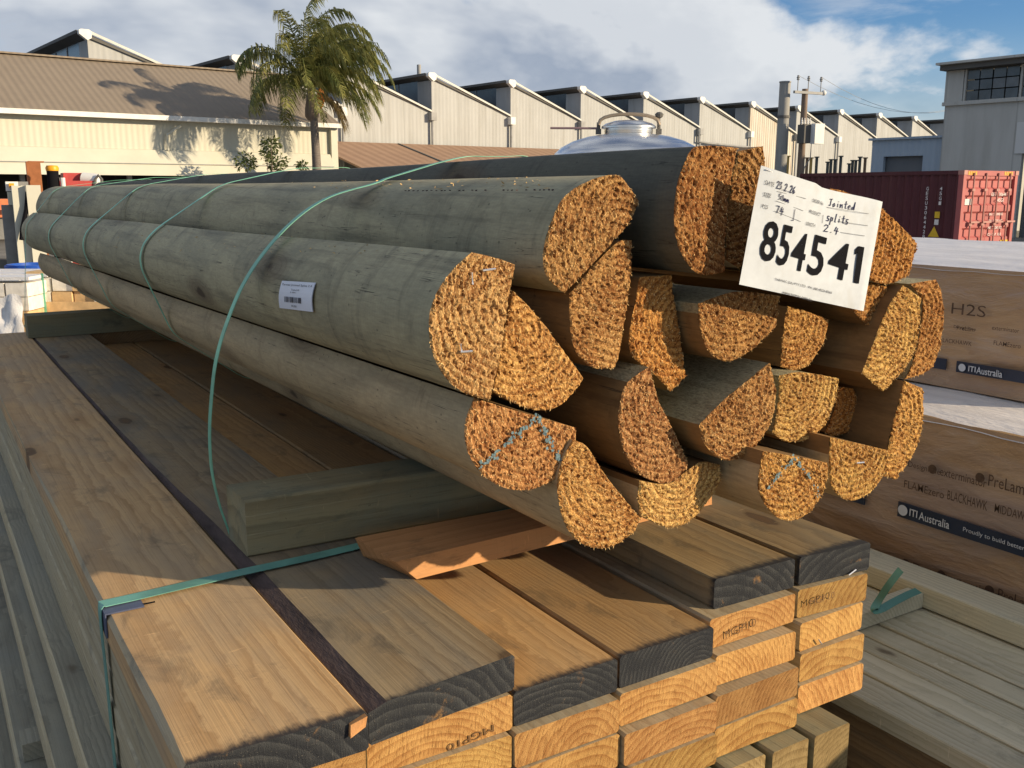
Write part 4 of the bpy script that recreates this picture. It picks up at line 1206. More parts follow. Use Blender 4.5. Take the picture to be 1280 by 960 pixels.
# ------------------------------------------------------------------ split logs
# end outline (picture of the end face, clockwise), distance of the cut end, which outline edges are the round back, materials, words
LOGS = [
 ('L1', .885, [(589,316),(618,322),(643,331),(640,350),(636,368),(628,430),(613,499),(592,496),(567,484),(547,458),(536,425),(537,388),(550,358),(570,333)], (6, 14), 'log_grey', 'log_brown', 4.33, (-.0172, -.006), 'long grey-green half log with barcode label, at the upper left of the bundle'),
 ('L2', .900, [(641,364),(658,380),(676,400),(702,436),(729,473),(708,502),(682,515),(650,508),(617,490),(622,460),(630,420)], (4, 8), 'log_brown', 'log_brown', 4.3, (-.0172, -.004), 'half log tucked right against the barcode log, flat side up to the right'),
 ('L3', .895, [(593,498),(655,517),(720,535),(719,558),(705,588),(688,604),(660,613),(632,611),(606,597),(588,574),(580,545),(583,520)], (2, 12), 'log_tan', 'log_brown', 4.3, (-.0172, -.006), 'tan half log with blue crayon V on its end, left side of the bundle'),
 ('L4', .888, [(716,550),(734,556),(759,600),(801,648),(793,664),(777,678),(762,684),(746,686),(728,680),(712,667),(700,640),(696,600),(704,572)], (3, 13), 'log_tan', 'log_brown', 4.3, (-.0172, -.002), 'lowest half log at the left, end half in shadow, above the orange offcut'),
 ('L5', .890, [(812,459),(817,480),(823,503),(843,541),(860,578),(850,598),(837,606),(809,600),(786,581),(774,545),(773,515),(779,484),(794,470)], (4, 11), 'log_brown', 'log_fuzzy', 4.2, (-.0172, -.004), 'curved split log with rough flat top, in the centre of the bundle'),
 ('L6', .888, [(800,601),(837,608),(862,586),(876,576),(899,581),(901,602),(874,644),(839,664),(800,644),(797,620)], (4, 9), 'log_tan', 'log_brown', 4.2, (-.0172, -.002), 'pale half log at the bottom centre, below the curved split log'),
 ('L7', .900, [(769,218),(778,222),(798,251),(791,272),(770,298),(740,330),(706,366),(688,352),(679,335),(680,310),(684,291),(700,251),(719,235),(745,222)], (6, 15), 'log_grey', 'log_brown', 4.42, (-.040, 0.0), 'long grey-green half log on top, second from the left'),
 ('L8', .905, [(772,300),(790,301),(789,330),(786,363),(775,441),(769,458),(752,462),(737,458),(719,441),(712,410),(712,368),(740,335)], (5, 10), 'log_brown', 'log_brown', 4.2, (-.0172, -.004), 'half log hanging directly under the second top log, flat side right'),
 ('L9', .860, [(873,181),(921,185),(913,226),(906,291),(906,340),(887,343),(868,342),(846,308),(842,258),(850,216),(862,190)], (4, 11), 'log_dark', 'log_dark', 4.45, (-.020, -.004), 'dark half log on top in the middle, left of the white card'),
 ('L10', .880, [(922,190),(954,183),(957,215),(953,262),(942,305),(924,335),(908,325),(908,291),(915,226)], (1, 6), 'log_tan', 'log_brown', 4.3, (-.0172, -.004), 'half log partly behind the left edge of the white card'),
 ('L11', .910, [(800,347),(839,344),(842,370),(850,422),(857,470),(838,489),(815,463),(790,448),(785,422),(796,370)], (5, 10), 'log_brown', 'log_brown', 4.2, (-.0172, -.004), 'orange ended split log below the dark top log, right edge in shadow'),
 ('L12', .875, [(873,380),(918,362),(974,370),(969,409),(938,439),(908,455),(884,440),(874,409)], (2, 7), 'log_brown', 'log_fuzzy', 4.2, (-.0172, -.004), 'half log with rough flat top just below the lower left corner of the white card'),
 ('L13', .900, [(985,383),(1010,390),(1036,400),(1031,426),(1012,457),(993,464),(976,458),(980,406)], (2, 6), 'log_brown', 'log_brown', 4.2, (-.0172, -.004), 'small ragged split log under the middle of the white card'),
 ('L14', .860, [(1038,236),(1053,238),(1103,258),(1146,304),(1136,344),(1110,357),(1085,350),(1040,300)], (1, 5), 'log_tan', 'log_fuzzy', 4.3, (-.0172, -.004), 'half log sticking out behind the right edge of the white card'),
 ('L15', .870, [(1110,359),(1110,386),(1090,411),(1065,388),(1055,365),(1085,353)], (1, 4), 'log_brown', 'log_brown', 4.2, (-.0172, -.004), 'narrow split log under the lower right corner of the white card'),
 ('L16', .850, [(1129,357),(1151,373),(1149,416),(1136,458),(1103,489),(1078,466),(1095,422),(1111,380)], (1, 4), 'log_brown', 'log_brown', 4.2, (-.0172, -.004), 'leaning split log with pale sunlit end at the right of the bundle'),
 ('L17', .880, [(1138,355),(1170,350),(1180,373),(1178,422),(1167,458),(1155,467),(1131,474),(1139,460),(1151,418),(1154,376)], (1, 6), 'log_tan', 'log_fuzzy', 4.2, (-.0172, -.004), 'rightmost half log of the bundle, behind the leaning split log'),
 ('L18', .840, [(1130,476),(1153,486),(1155,513),(1147,561),(1119,599),(1105,595),(1110,555),(1124,504)], (1, 5), 'log_tan', 'log_brown', 4.2, (-.0172, -.003), 'upright split log at the lower right, flat brown side facing left'),
 ('L19', .860, [(962,454),(972,489),(962,537),(931,572),(901,577),(879,555),(874,531),(907,498)], (1, 6), 'log_brown', 'log_fuzzy', 4.2, (-.0172, -.004), 'slanting split log with rough olive top in the centre of the bundle'),
 ('L20', .875, [(974,470),(999,464),(1048,473),(1043,504),(1029,537),(1002,553),(978,552),(966,540),(975,495)], (2, 6), 'log_brown', 'log_fuzzy', 4.2, (-.0172, -.004), 'pale flat topped split log right of the slanting olive one'),
 ('L21', .910, [(1048,484),(1067,486),(1072,501),(1061,540),(1040,546),(1032,540),(1046,506)], (1, 4), 'log_brown', 'log_brown', 4.2, (-.0172, -.004), 'small deep orange split log set back behind the pale flat topped one'),
 ('L22', .829, [(954,564),(995,571),(1035,579),(1033,600),(1027,623),(1008,644),(987,653),(966,644),(950,620),(947,605)], (2, 9), 'log_tan', 'log_brown', 4.2, (-.0172, -.002), 'lowest half log with blue crayon marks on its flat topped end, right of centre'),
 ('L23', .837, [(1038,547),(1075,555),(1109,563),(1106,587),(1097,608),(1067,629),(1043,617),(1036,598)], (2, 7), 'log_tan', 'log_brown', 4.2, (-.0172, -.002), 'flat topped half log at the lower right, between crayon marked and upright logs'),
]
logobj = {}
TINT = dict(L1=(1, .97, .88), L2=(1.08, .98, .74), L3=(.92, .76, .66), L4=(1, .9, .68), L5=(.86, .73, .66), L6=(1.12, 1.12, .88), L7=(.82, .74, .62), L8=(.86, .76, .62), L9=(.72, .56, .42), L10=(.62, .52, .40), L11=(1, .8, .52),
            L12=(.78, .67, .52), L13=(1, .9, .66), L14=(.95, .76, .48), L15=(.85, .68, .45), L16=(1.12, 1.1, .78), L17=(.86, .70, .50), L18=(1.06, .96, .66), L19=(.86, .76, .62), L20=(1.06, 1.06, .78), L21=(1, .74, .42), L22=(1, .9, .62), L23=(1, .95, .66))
logshape = {}


def densify(pts, step=0.004):
    """outline -> (points, edge index), rounding the blunt corners only"""
    n = len(pts)
    cur = [(Vector(p), i) for i, p in enumerate(pts)]
    for it in range(3):
        new = []
        m = len(cur)
        for i in range(m):
            p, e = cur[i]; q = cur[(i + 1) % m][0]; pr = cur[i - 1][0]
            a = (p - pr); b_ = (q - p)
            ang = abs(math.degrees(a.angle(b_))) if a.length > 1e-6 and b_.length > 1e-6 else 0
            if ang > 48:
                new.append((p, e))
            else:
                new.append((p * 0.75 + pr * 0.25, cur[i - 1][1])); new.append((p * 0.75 + q * 0.25, e))
        cur = new
    out = []
    m = len(cur)
    for i in range(m):
        p, e = cur[i]; q = cur[(i + 1) % m][0]
        k = max(1, int((q - p).length / step + 0.5))
        for j in range(k): out.append((p.lerp(q, j / k), e))
    # drop near duplicates
    res = [out[0]]
    for p, e in out[1:]:
        if (p - res[-1][0]).length > step * 0.35: res.append((p, e))
    return res


def inside(p, poly):
    c = False; n = len(poly); j = n - 1
    for i in range(n):
        a = poly[i]; b_ = poly[j]
        if (a.y > p.y) != (b_.y > p.y) and p.x < (b_.x - a.x) * (p.y - a.y) / (b_.y - a.y) + a.x: c = not c
        j = i
    return c


def build_log(k, spec):
    nm, Y, px, (ra, rb), mround, mflat, yf, (dx, dz), lab = spec
    rng = random.Random(100 + k)
    pts = []
    for (u, v) in px:
        w = at_y(u, v, Y); pts.append(Vector((w.x, w.z - ZB)))
    dn = densify(pts)
    cen = Vector((0, 0))
    for p, _ in dn: cen += p
    cen /= len(dn)
    n = len(dn)
    area = sum(dn[i][0].x * dn[(i + 1) % n][0].y - dn[(i + 1) % n][0].x * dn[i][0].y for i in range(n)) / 2
    logshape[nm] = (Y, cen, [p for p, _ in dn], (dx, dz), yf)
    seed = k * 17.3
    org = P(cen.x, Y, min(p.y for p, _ in dn))
    # --- long surface
    seg = 30; rings = []
    ts = [(i / seg) ** 1.35 for i in range(seg + 1)]
    vs = []
    for t in ts:
        y = Y + (yf - Y) * t
        s = 1.0 - 0.03 * t
        for q, (p, e) in enumerate(dn):
            o = p - cen
            rr = 1 + 0.018 * noise.noise((o.x * 14 + seed, y * 1.6, o.y * 14)) * min(1, (y - Y) * 8)
            c2 = cen + o * s * rr + Vector((dx, dz)) * (y - Y) + Vector((noise.noise((seed, y * 0.9, 0.0)), noise.noise((seed, y * 0.9, 7.0)))) * 0.005 * min(1, (y - Y) * 1.5)
            fray = 0.0
            if t == 0: fray = 0.0016 * noise.noise((p.x * 300, p.y * 300, seed)) + 0.001
            vs.append(P(c2.x, y + fray, c2.y))
    fs = []; fm = []
    for i in range(seg):
        for q in range(n):
            a = i * n + q; b_ = i * n + (q + 1) % n; c_ = (i + 1) * n + (q + 1) % n; d_ = (i + 1) * n + q
            fs.append((a, b_, c_, d_) if area < 0 else (d_, c_, b_, a))
            e = dn[q][1]
            fm.append(0 if ra <= e < rb else 1)
    far = tuple(seg * n + q for q in range(n))
    fs.append(far if area > 0 else far[::-1]); fm.append(2)
    body = mesh_obj('split_log', vs, fs, [M[mround], M[mflat], M['end']], None, org, fm, smooth=38)
    tag(body, lab, 'log', 'split logs of the strapped bundle')
    logobj[nm] = body
    # --- torn cut end
    poly = [p for p, _ in dn]
    g = 0.0022
    x0 = min(p.x for p in poly); x1 = max(p.x for p in poly); z0 = min(p.y for p in poly); z1 = max(p.y for p in poly)
    P2 = [p.copy() for p in poly]; E2 = [(i, (i + 1) % n) for i in range(n)]
    x = x0
    while x < x1:
        z = z0
        while z < z1:
            q = Vector((x + rng.uniform(-.4, .4) * g, z + rng.uniform(-.4, .4) * g))
            if inside(q, poly): P2.append(q)
            z += g
        x += g
    rv, re, rf, ov, oe, of = geometry.delaunay_2d_cdt(P2, E2, [], 1, 1e-6)
    # pith of this half log: outside the flat side
    fl = [p for p, e in dn if not (ra <= e < rb)]
    pith = sum(fl, Vector((0, 0))) / max(1, len(fl))
    pith += (pith - cen) * 0.35
    V = []; pit = []; ring = []
    bset = set()
    for i, src in enumerate(ov):
        if any(s_ < n for s_ in src): bset.add(i)
    for i, v in enumerate(rv):
        rad = (v - pith).length + 0.004 * noise.noise((v.x * 30, v.y * 30, seed))
        rg = rad / 0.0092
        cs, sn = math.cos(seed), math.sin(seed); vx = v.x * cs - v.y * sn; vy = v.x * sn + v.y * cs
        a = noise.noise((vx * 480 + seed, vy * 260, 1.0)); b_ = noise.noise((vx * 300, vy * 110 + seed, 5.0)); c_ = noise.noise((v.x * 45, v.y * 45, seed + 3))
        d_ = -0.0013 * a - 0.0017 * b_ - 0.0022 * c_ + 0.0024 * ((rg % 1.0) - 0.5)
        pv = max(0.0, min(1.0, (a * 0.6 + b_ * 0.6) * -1.7 - 0.30))
        dd = d_ + (0.004 * pv)
        q = v.copy()
        if i in bset:
            dd = dd * 0.5 + 0.0015
            o = (v - cen).normalized()
            q = v + o * (0.0007 * a + 0.0005)
        V.append(P(q.x, Y - 0.0012 + dd, q.y)); pit.append(pv); ring.append(rg)
    Fc = []
    for f in rf:
        a, b_, c_ = V[f[0]], V[f[1]], V[f[2]]
        nn = (b_ - a).cross(c_ - a)
        Fc.append(tuple(f) if nn.y < 0 else tuple(f)[::-1])
    fmi = [0] * len(Fc)
    # loose fibres standing off the cut
    nf = int(abs(area) * 75000)
    inner = [i for i in range(len(rv))]
    for _ in range(nf):
        i = rng.choice(inner); o = V[i] + Vector((0, -0.0004, 0))
        d = Vector((rng.uniform(-.8, .8), -rng.uniform(0.15, 0.8), rng.uniform(-1.0, 0.5))).normalized()
        L = rng.uniform(0.0012, 0.0036); w = d.cross(Vector((rng.uniform(-1, 1), rng.uniform(-1, 1), rng.uniform(-1, 1)))).normalized() * rng.uniform(0.0003, 0.0007)
        b0 = len(V)
        V += [o - w, o + w, o + d * L + Vector((0, 0, -0.0007))]; pit += [0, 0, 0]; ring += [0, 0, 0]
        Fc.append((b0, b0 + 1, b0 + 2)); fmi.append(1)
    for i in bset:
        if rng.random() < 0.04:
            o = V[i]; out = Vector(((rv[i] - cen).x, 0, (rv[i] - cen).y)).normalized()
            d = (out * rng.uniform(0.2, 1) + Vector((rng.uniform(-.6, .6), -rng.uniform(.2, .9), rng.uniform(-.5, .5)))).normalized()
            L = rng.uniform(0.0012, 0.0040); w = d.orthogonal().normalized() * 0.00045
            b0 = len(V); V += [o - w, o + w, o + d * L]; pit += [0] * 3; ring += [0] * 3
            Fc.append((b0, b0 + 1, b0 + 2)); fmi.append(1)
    ce = mesh_obj('cut_end', V, Fc, [M['log_end'], M['fibre']], body, org, fmi, attrs={'pit': pit, 'ring': ring})
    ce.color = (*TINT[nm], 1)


for k, s_ in enumerate(LOGS): build_log(k, s_)


def log_details():
    def staple(nm, p0, p1, Y):
        a = at_y(*p0, Y - 0.004); b_ = at_y(*p1, Y - 0.004)
        mb = MB(); mb.tube([a + Vector((0, .006, 0)), a, b_, b_ + Vector((0, .006, 0))], 0.0011, 6); mb.obj('staple', M['staple'], logobj[nm])
    staple('L1', (590, 341), (591, 355), .885); staple('L1', (604, 338), (619, 336), .885)
    staple('L1', (576, 440), (590, 439), .885); staple('L1', (576, 430), (577, 439), .885)
    staple('L23', (1071, 579), (1080, 578), .837)
    def crayon(nm, pts, Y, w):
        rng = random.Random(3)
        mb = MB()
        for (p0, p1) in zip(pts, pts[1:]):
            n = int(math.hypot(p1[0] - p0[0], p1[1] - p0[1]) * 1.3)
            for i in range(n):
                t = (i + rng.random()) / n
                if rng.random() < 0.5 + 0.35 * noise.noise((t * 9, p0[0], 1.0)): continue
                c = at_y(p0[0] + (p1[0] - p0[0]) * t + rng.gauss(0, w), p0[1] + (p1[1] - p0[1]) * t + rng.gauss(0, w), Y - 0.0046 + rng.uniform(0, .0012))
                r_ = rng.uniform(0.0010, 0.0026); ph = rng.uniform(0, 6)
                vs = [c + Vector((math.cos(ph + q * 1.256) * r_ * rng.uniform(.6, 1.3), rng.uniform(-.0006, .0006), math.sin(ph + q * 1.256) * r_ * rng.uniform(.6, 1.3))) for q in range(5)]
                mb.add(vs, [(0, 1, 2, 3, 4)])
        mb.obj('crayon_mark', M['chalk'], logobj[nm])
    crayon('L3', [(601, 584), (640, 548), (672, 520), (688, 553), (705, 583)], .895, 2.0)
    crayon('L22', [(961, 609), (978, 588), (994, 572), (1012, 596), (1024, 620)], .829, 1.7)
    # barcode label on the long log, wrapped on its surface: find the surface along the view ray from the outline
    def surf(px, py, nm='L1', lift=0.010):
        """first point of the log's long surface in that direction"""
        Y, cen, poly, (dx, dz), yf = logshape[nm]
        d = ray(px, py); best = None
        for s_ in range(420):
            t = (Y + 0.02) / d.y + s_ * 0.004
            w = CAM + d * t
            q = Vector((w.x, w.z - ZB)) - Vector((dx, dz)) * (w.y - Y)
            if abs(q.x - cen.x) < .12 and abs(q.y - cen.y) < .12 and inside(q, poly): best = t; break
        return None if best is None else CAM + d * (best - lift)
    rng = random.Random(77)
    # row of incision dents along the upper long log
    mb = MB()
    for i in range(34):
        x = 505 + (690 - 505) * i / 33 + rng.uniform(-1, 1); a = surf(x, 238.5 - 1.2 * i / 33 + rng.uniform(-.4, .4), 'L7', 0.006); b_ = surf(x + 2.6, 238.3 - 1.2 * i / 33, 'L7', 0.006)
        if a is None or b_ is None or (a - b_).length > 0.05: continue
        w = Vector((0, 0, 0.0005 + 0.0004 * rng.random()))
        if rng.random() < 0.12: continue
        mb.add([a - w, b_ - w, b_ + w, a + w], [(0, 1, 2, 3)])
    mb.obj('incision_row', M['bark'], logobj['L7'])
    # flecks of sawdust and splinters lying on the two long logs
    for nm, box, cnt in (('L7', (330, 690, 217, 236), 70), ('L1', (60, 570, 268, 318), 80)):
        mb = MB(); k = 0; tries = 0
        while k < cnt and tries < cnt * 6:
            tries += 1
            a = surf(rng.uniform(*box[:2]), rng.uniform(*box[2:]), nm, 0.003)
            if a is None: continue
            d = Vector((rng.uniform(-1, 1), rng.uniform(-1, 1), rng.uniform(-.3, .3))).normalized() * rng.uniform(0.0015, 0.005)
            w = Vector((rng.uniform(-1, 1), rng.uniform(-1, 1), rng.uniform(-.5, .5))).normalized() * rng.uniform(0.0006, 0.0014)
            mb.add([a - d, a + w, a + d, a - w], [(0, 1, 2, 3)]); k += 1
        if mb.v:
            o = mb.obj('sawdust_flecks', M['fibre'], logobj[nm]); o['kind'] = 'stuff'
    cs = [(352.5, 351), (394, 353.5), (391, 390), (349.5, 385)]
    def lab(u, v):
        x = (cs[0][0] * (1 - u) + cs[1][0] * u) * (1 - v) + (cs[3][0] * (1 - u) + cs[2][0] * u) * v
        y = (cs[0][1] * (1 - u) + cs[1][1] * u) * (1 - v) + (cs[3][1] * (1 - u) + cs[2][1] * u) * v
        return surf(x, y)
    c00, c10, c11, c01 = lab(0, 0), lab(1, 0), lab(1, 1), lab(0, 1)
    def flat(u, v, off=0.0):
        p = (c00 * (1 - u) + c10 * u) * (1 - v) + (c01 * (1 - u) + c11 * u) * v
        nrm = (c10 - c00).cross(c01 - c00).normalized()
        if nrm.x > 0: nrm = -nrm
        return p + nrm * (0.003 * math.sin(math.pi * v) + off)
    mb = MB(); N = 8
    vs = [flat(i / N, j / N) for j in range(N + 1) for i in range(N + 1)] + [flat(i / N, j / N, -0.0012) for j in range(N + 1) for i in range(N + 1)]
    fs = [(j * (N + 1) + i, j * (N + 1) + i + 1, (j + 1) * (N + 1) + i + 1, (j + 1) * (N + 1) + i) for j in range(N) for i in range(N)]
    K = (N + 1) ** 2
    fs += [tuple(K + q for q in f[::-1]) for f in fs]
    mb.add(vs, fs)
    lo = mb.obj('barcode_label', simple('label white', (0.72, 0.74, 0.80), 0.5, var=0.02)); tag(lo, 'small white barcode label stuck on the long grey-green log', 'label')
    rng = random.Random(9); x = 0.20
    mb = MB()
    bars = []
    while x < 0.70:
        w = rng.choice((0.008, 0.012, 0.02)); bars.append((x, w)); x += w + rng.choice((0.008, 0.012, 0.02))
    for x, w in bars:
        mb.add([flat(x, .54, .0009), flat(x + w, .54, .0009), flat(x + w, .74, .0009), flat(x, .74, .0009)], [(0, 1, 2, 3)])
    mb.obj('barcode', M['ink_grey'], lo)
    for txt, u0, u1, v0, v1 in (('Tarmac Jointed Splits 2.4', .05, .95, .17, .08), ('Treated H4', .38, .62, .31, .25), ('2.4M', .36, .52, .40, .35), ('74.00', .40, .56, .90, .83)):
        vv, ff, x0, x1, y0, y1 = glyph_mesh(txt)
        mesh_obj('print', [flat(u0 + (q.x - x0) / (x1 - x0) * (u1 - u0), v0 + (q.y - y0) / (y1 - y0) * (v1 - v0), .0009) for q in vv], ff, M['ink_grey'], lo)


log_details()


# ------------------------------------------------------------------ strapping
def ribbon(name, pts, wdir, width, mat, thick=0.0009):
    """flat strap through pts; wdir = direction across the strap"""
    pts = [Vector(p) for p in pts]
    # Catmull-Rom
    cr = []
    for i in range(len(pts) - 1):
        p0 = pts[max(i - 1, 0)]; p1 = pts[i]; p2 = pts[i + 1]; p3 = pts[min(i + 2, len(pts) - 1)]
        for j in range(8):
            t = j / 8
            cr.append(0.5 * ((2 * p1) + (p2 - p0) * t + (2 * p0 - 5 * p1 + 4 * p2 - p3) * t * t + (3 * p1 - p0 - 3 * p2 + p3) * t ** 3))
    cr.append(pts[-1])
    vs = []; fs = []
    for i, p in enumerate(cr):
        d = (cr[min(i + 1, len(cr) - 1)] - cr[max(i - 1, 0)]).normalized()
        w = wdir - d * wdir.dot(d); w.normalize(); nn = d.cross(w).normalized()
        a = w * width / 2; b_ = nn * thick / 2
        vs += [p - a - b_, p + a - b_, p + a + b_, p - a + b_]
    for i in range(len(cr) - 1):
        for k in range(4):
            fs.append((i * 4 + k, i * 4 + (k + 1) % 4, (i + 1) * 4 + (k + 1) % 4, (i + 1) * 4 + k))
    fs += [(3, 2, 1, 0), tuple(len(cr) * 4 - 4 + k for k in range(4))]
    return mesh_obj(name, vs, fs, mat, smooth=35)


def hull(pts):
    pts = sorted((p.x, p.y) for p in pts)
    def half(ps):
        h = []
        for p in ps:
            while len(h) > 1 and (h[-1][0] - h[-2][0]) * (p[1] - h[-2][1]) - (h[-1][1] - h[-2][1]) * (p[0] - h[-2][0]) <= 0: h.pop()
            h.append(p)
        return h[:-1]
    return [Vector(p) for p in half(pts) + half(pts[::-1])]


def section(y):
    out = []
    for nm, (Y, cen, poly, (dx, dz), yf) in logshape.items():
        if y > yf: continue
        t = (y - Y) / (yf - Y)
        for p in poly: out.append(cen + (p - cen) * (1 - 0.03 * t) + Vector((dx, dz)) * (y - Y))
    return out


def straps():
    def hoop(y, lab, lean=0.0, extra=(), off=0.005):
        hp = hull(section(y) + [Vector(e) for e in extra])
        c = sum(hp, Vector((0, 0))) / len(hp)
        per = []
        for i in range(len(hp)):
            a = hp[i]; b_ = hp[(i + 1) % len(hp)]
            k = max(1, int((b_ - a).length / 0.03))
            for j in range(k): per.append(a.lerp(b_, j / k))
        out = []
        for i in range(0, len(per)):
            p = per[i]
            q = p + (p - c).normalized() * off
            out.append(P(q.x, y + lean * (0.32 - q.y), q.y))
        # thin the path so the spline stays smooth
        keep = [out[0]]
        for q in out[1:]:
            if (q - keep[-1]).length > 0.02: keep.append(q)
        keep.append(out[0])
        o = ribbon('bundle_strap', keep, EY, 0.013, M['strap'])
        tag(o, lab, 'strap', 'green straps round the log bundle')
    hoop(2.20, 'green strap round the logs, second from the near end', 0.10)
    hoop(2.90, 'green strap round the logs, third from the near end', 0.05)
    hoop(3.55, 'thin green strap round the logs, fourth from the near end')
    # strap at the far end runs down past the bundle to the far bearer
    hoop(4.15, 'thin green strap round the far end of the logs, nearest the cream machine', 0.0, [(0.36, 0.0)])
    # nearest strap bows out to the left and runs round the end of the near bearer
    ys = 1.42
    hp = hull(section(ys)); c = sum(hp, Vector((0, 0))) / len(hp)
    k0 = max(range(len(hp)), key=lambda i: hp[i].y); k1 = min(range(len(hp)), key=lambda i: hp[i].x)
    kr = max(range(len(hp)), key=lambda i: hp[i].x)
    path = []
    i = kr
    while True:
        path.append(hp[i])
        if i == k1: break
        i = (i + 1) % len(hp)
    fine = []
    for a, b_ in zip(path, path[1:]):
        k = max(1, int((b_ - a).length / 0.03))
        for q in range(k): fine.append(a.lerp(b_, q / k))
    fine.append(path[-1])
    pts = []
    for q in fine:
        w = q + (q - c).normalized() * 0.006
        if w.x < 0.625 and w.y < 0.54: break
        v = P(w.x, ys, w.y)
        if not pts or (v - pts[-1]).length > 0.022: pts.append(v)
    pts += [at_y(px, py, y) for px, py, y in ((412, 246, 1.42), (370, 273, 1.42), (332, 313, 1.42), (303, 357, 1.42), (283, 405, 1.42), (270, 450, 1.42), (264, 500, 1.42), (262, 545, 1.42), (265, 590, 1.42), (274, 630, 1.418), (286, 664, 1.415))] + [P(.374, 1.412, .0015)]
    o = ribbon('bundle_strap', pts, EY, 0.015, M['strap'])
    tag(o, 'nearest green strap, bowing loosely over the barcode log down to the green bearer', 'strap', 'green straps round the log bundle')
    # strap round the board pack with its corner protector
    a = [P(.1605, 1.243, -.40), P(.1605, 1.243, -.30), P(.1605, 1.243, -.20), P(.1600, 1.243, -.1), P(.1590, 1.243, -.03), P(.159, 1.243, -.006), P(.161, 1.243, .0035), P(.168, 1.244, .0045), P(.20, 1.246, .0040), P(.25, 1.249, .0040), P(.30, 1.252, .0042), P(.36, 1.254, .0045),
         P(.44, 1.257, .0040), P(.5, 1.262, .0035), P(.6, 1.27, .0035), P(.75, 1.28, .002), P(.88, 1.285, .004), P(1.10, 1.285, .004), P(1.19, 1.285, .004)]
    o = ribbon('pack_strap', a, EY, 0.022, M['strap_teal'])
    tag(o, 'flat teal strap across the board pack and down its left side', 'strap')
    mb = MB()
    def L(x0, z0, x1, z1, y0, y1): mb.hexa([P(x0, y0, z0), P(x1, y0, z0), P(x1, y1, z0), P(x0, y1, z0), P(x0, y0, z1), P(x1, y0, z1), P(x1, y1, z1), P(x0, y1, z1)])
    L(.1625, .0008, .208, .0024, 1.214, 1.258)
    L(.1608, -.030, .1624, .0024, 1.214, 1.258)
    o = mb.obj('corner_protector', M['clip']); tag(o, 'small blue-grey corner protector under the strap at the pack edge', 'protector')
    mb = MB(); mb.cyl(P(.207, 1.222, .0018), P(.222, 1.219, .003), 0.0011, n=6); mb.obj('wire_end', M['ink'], o)


straps()


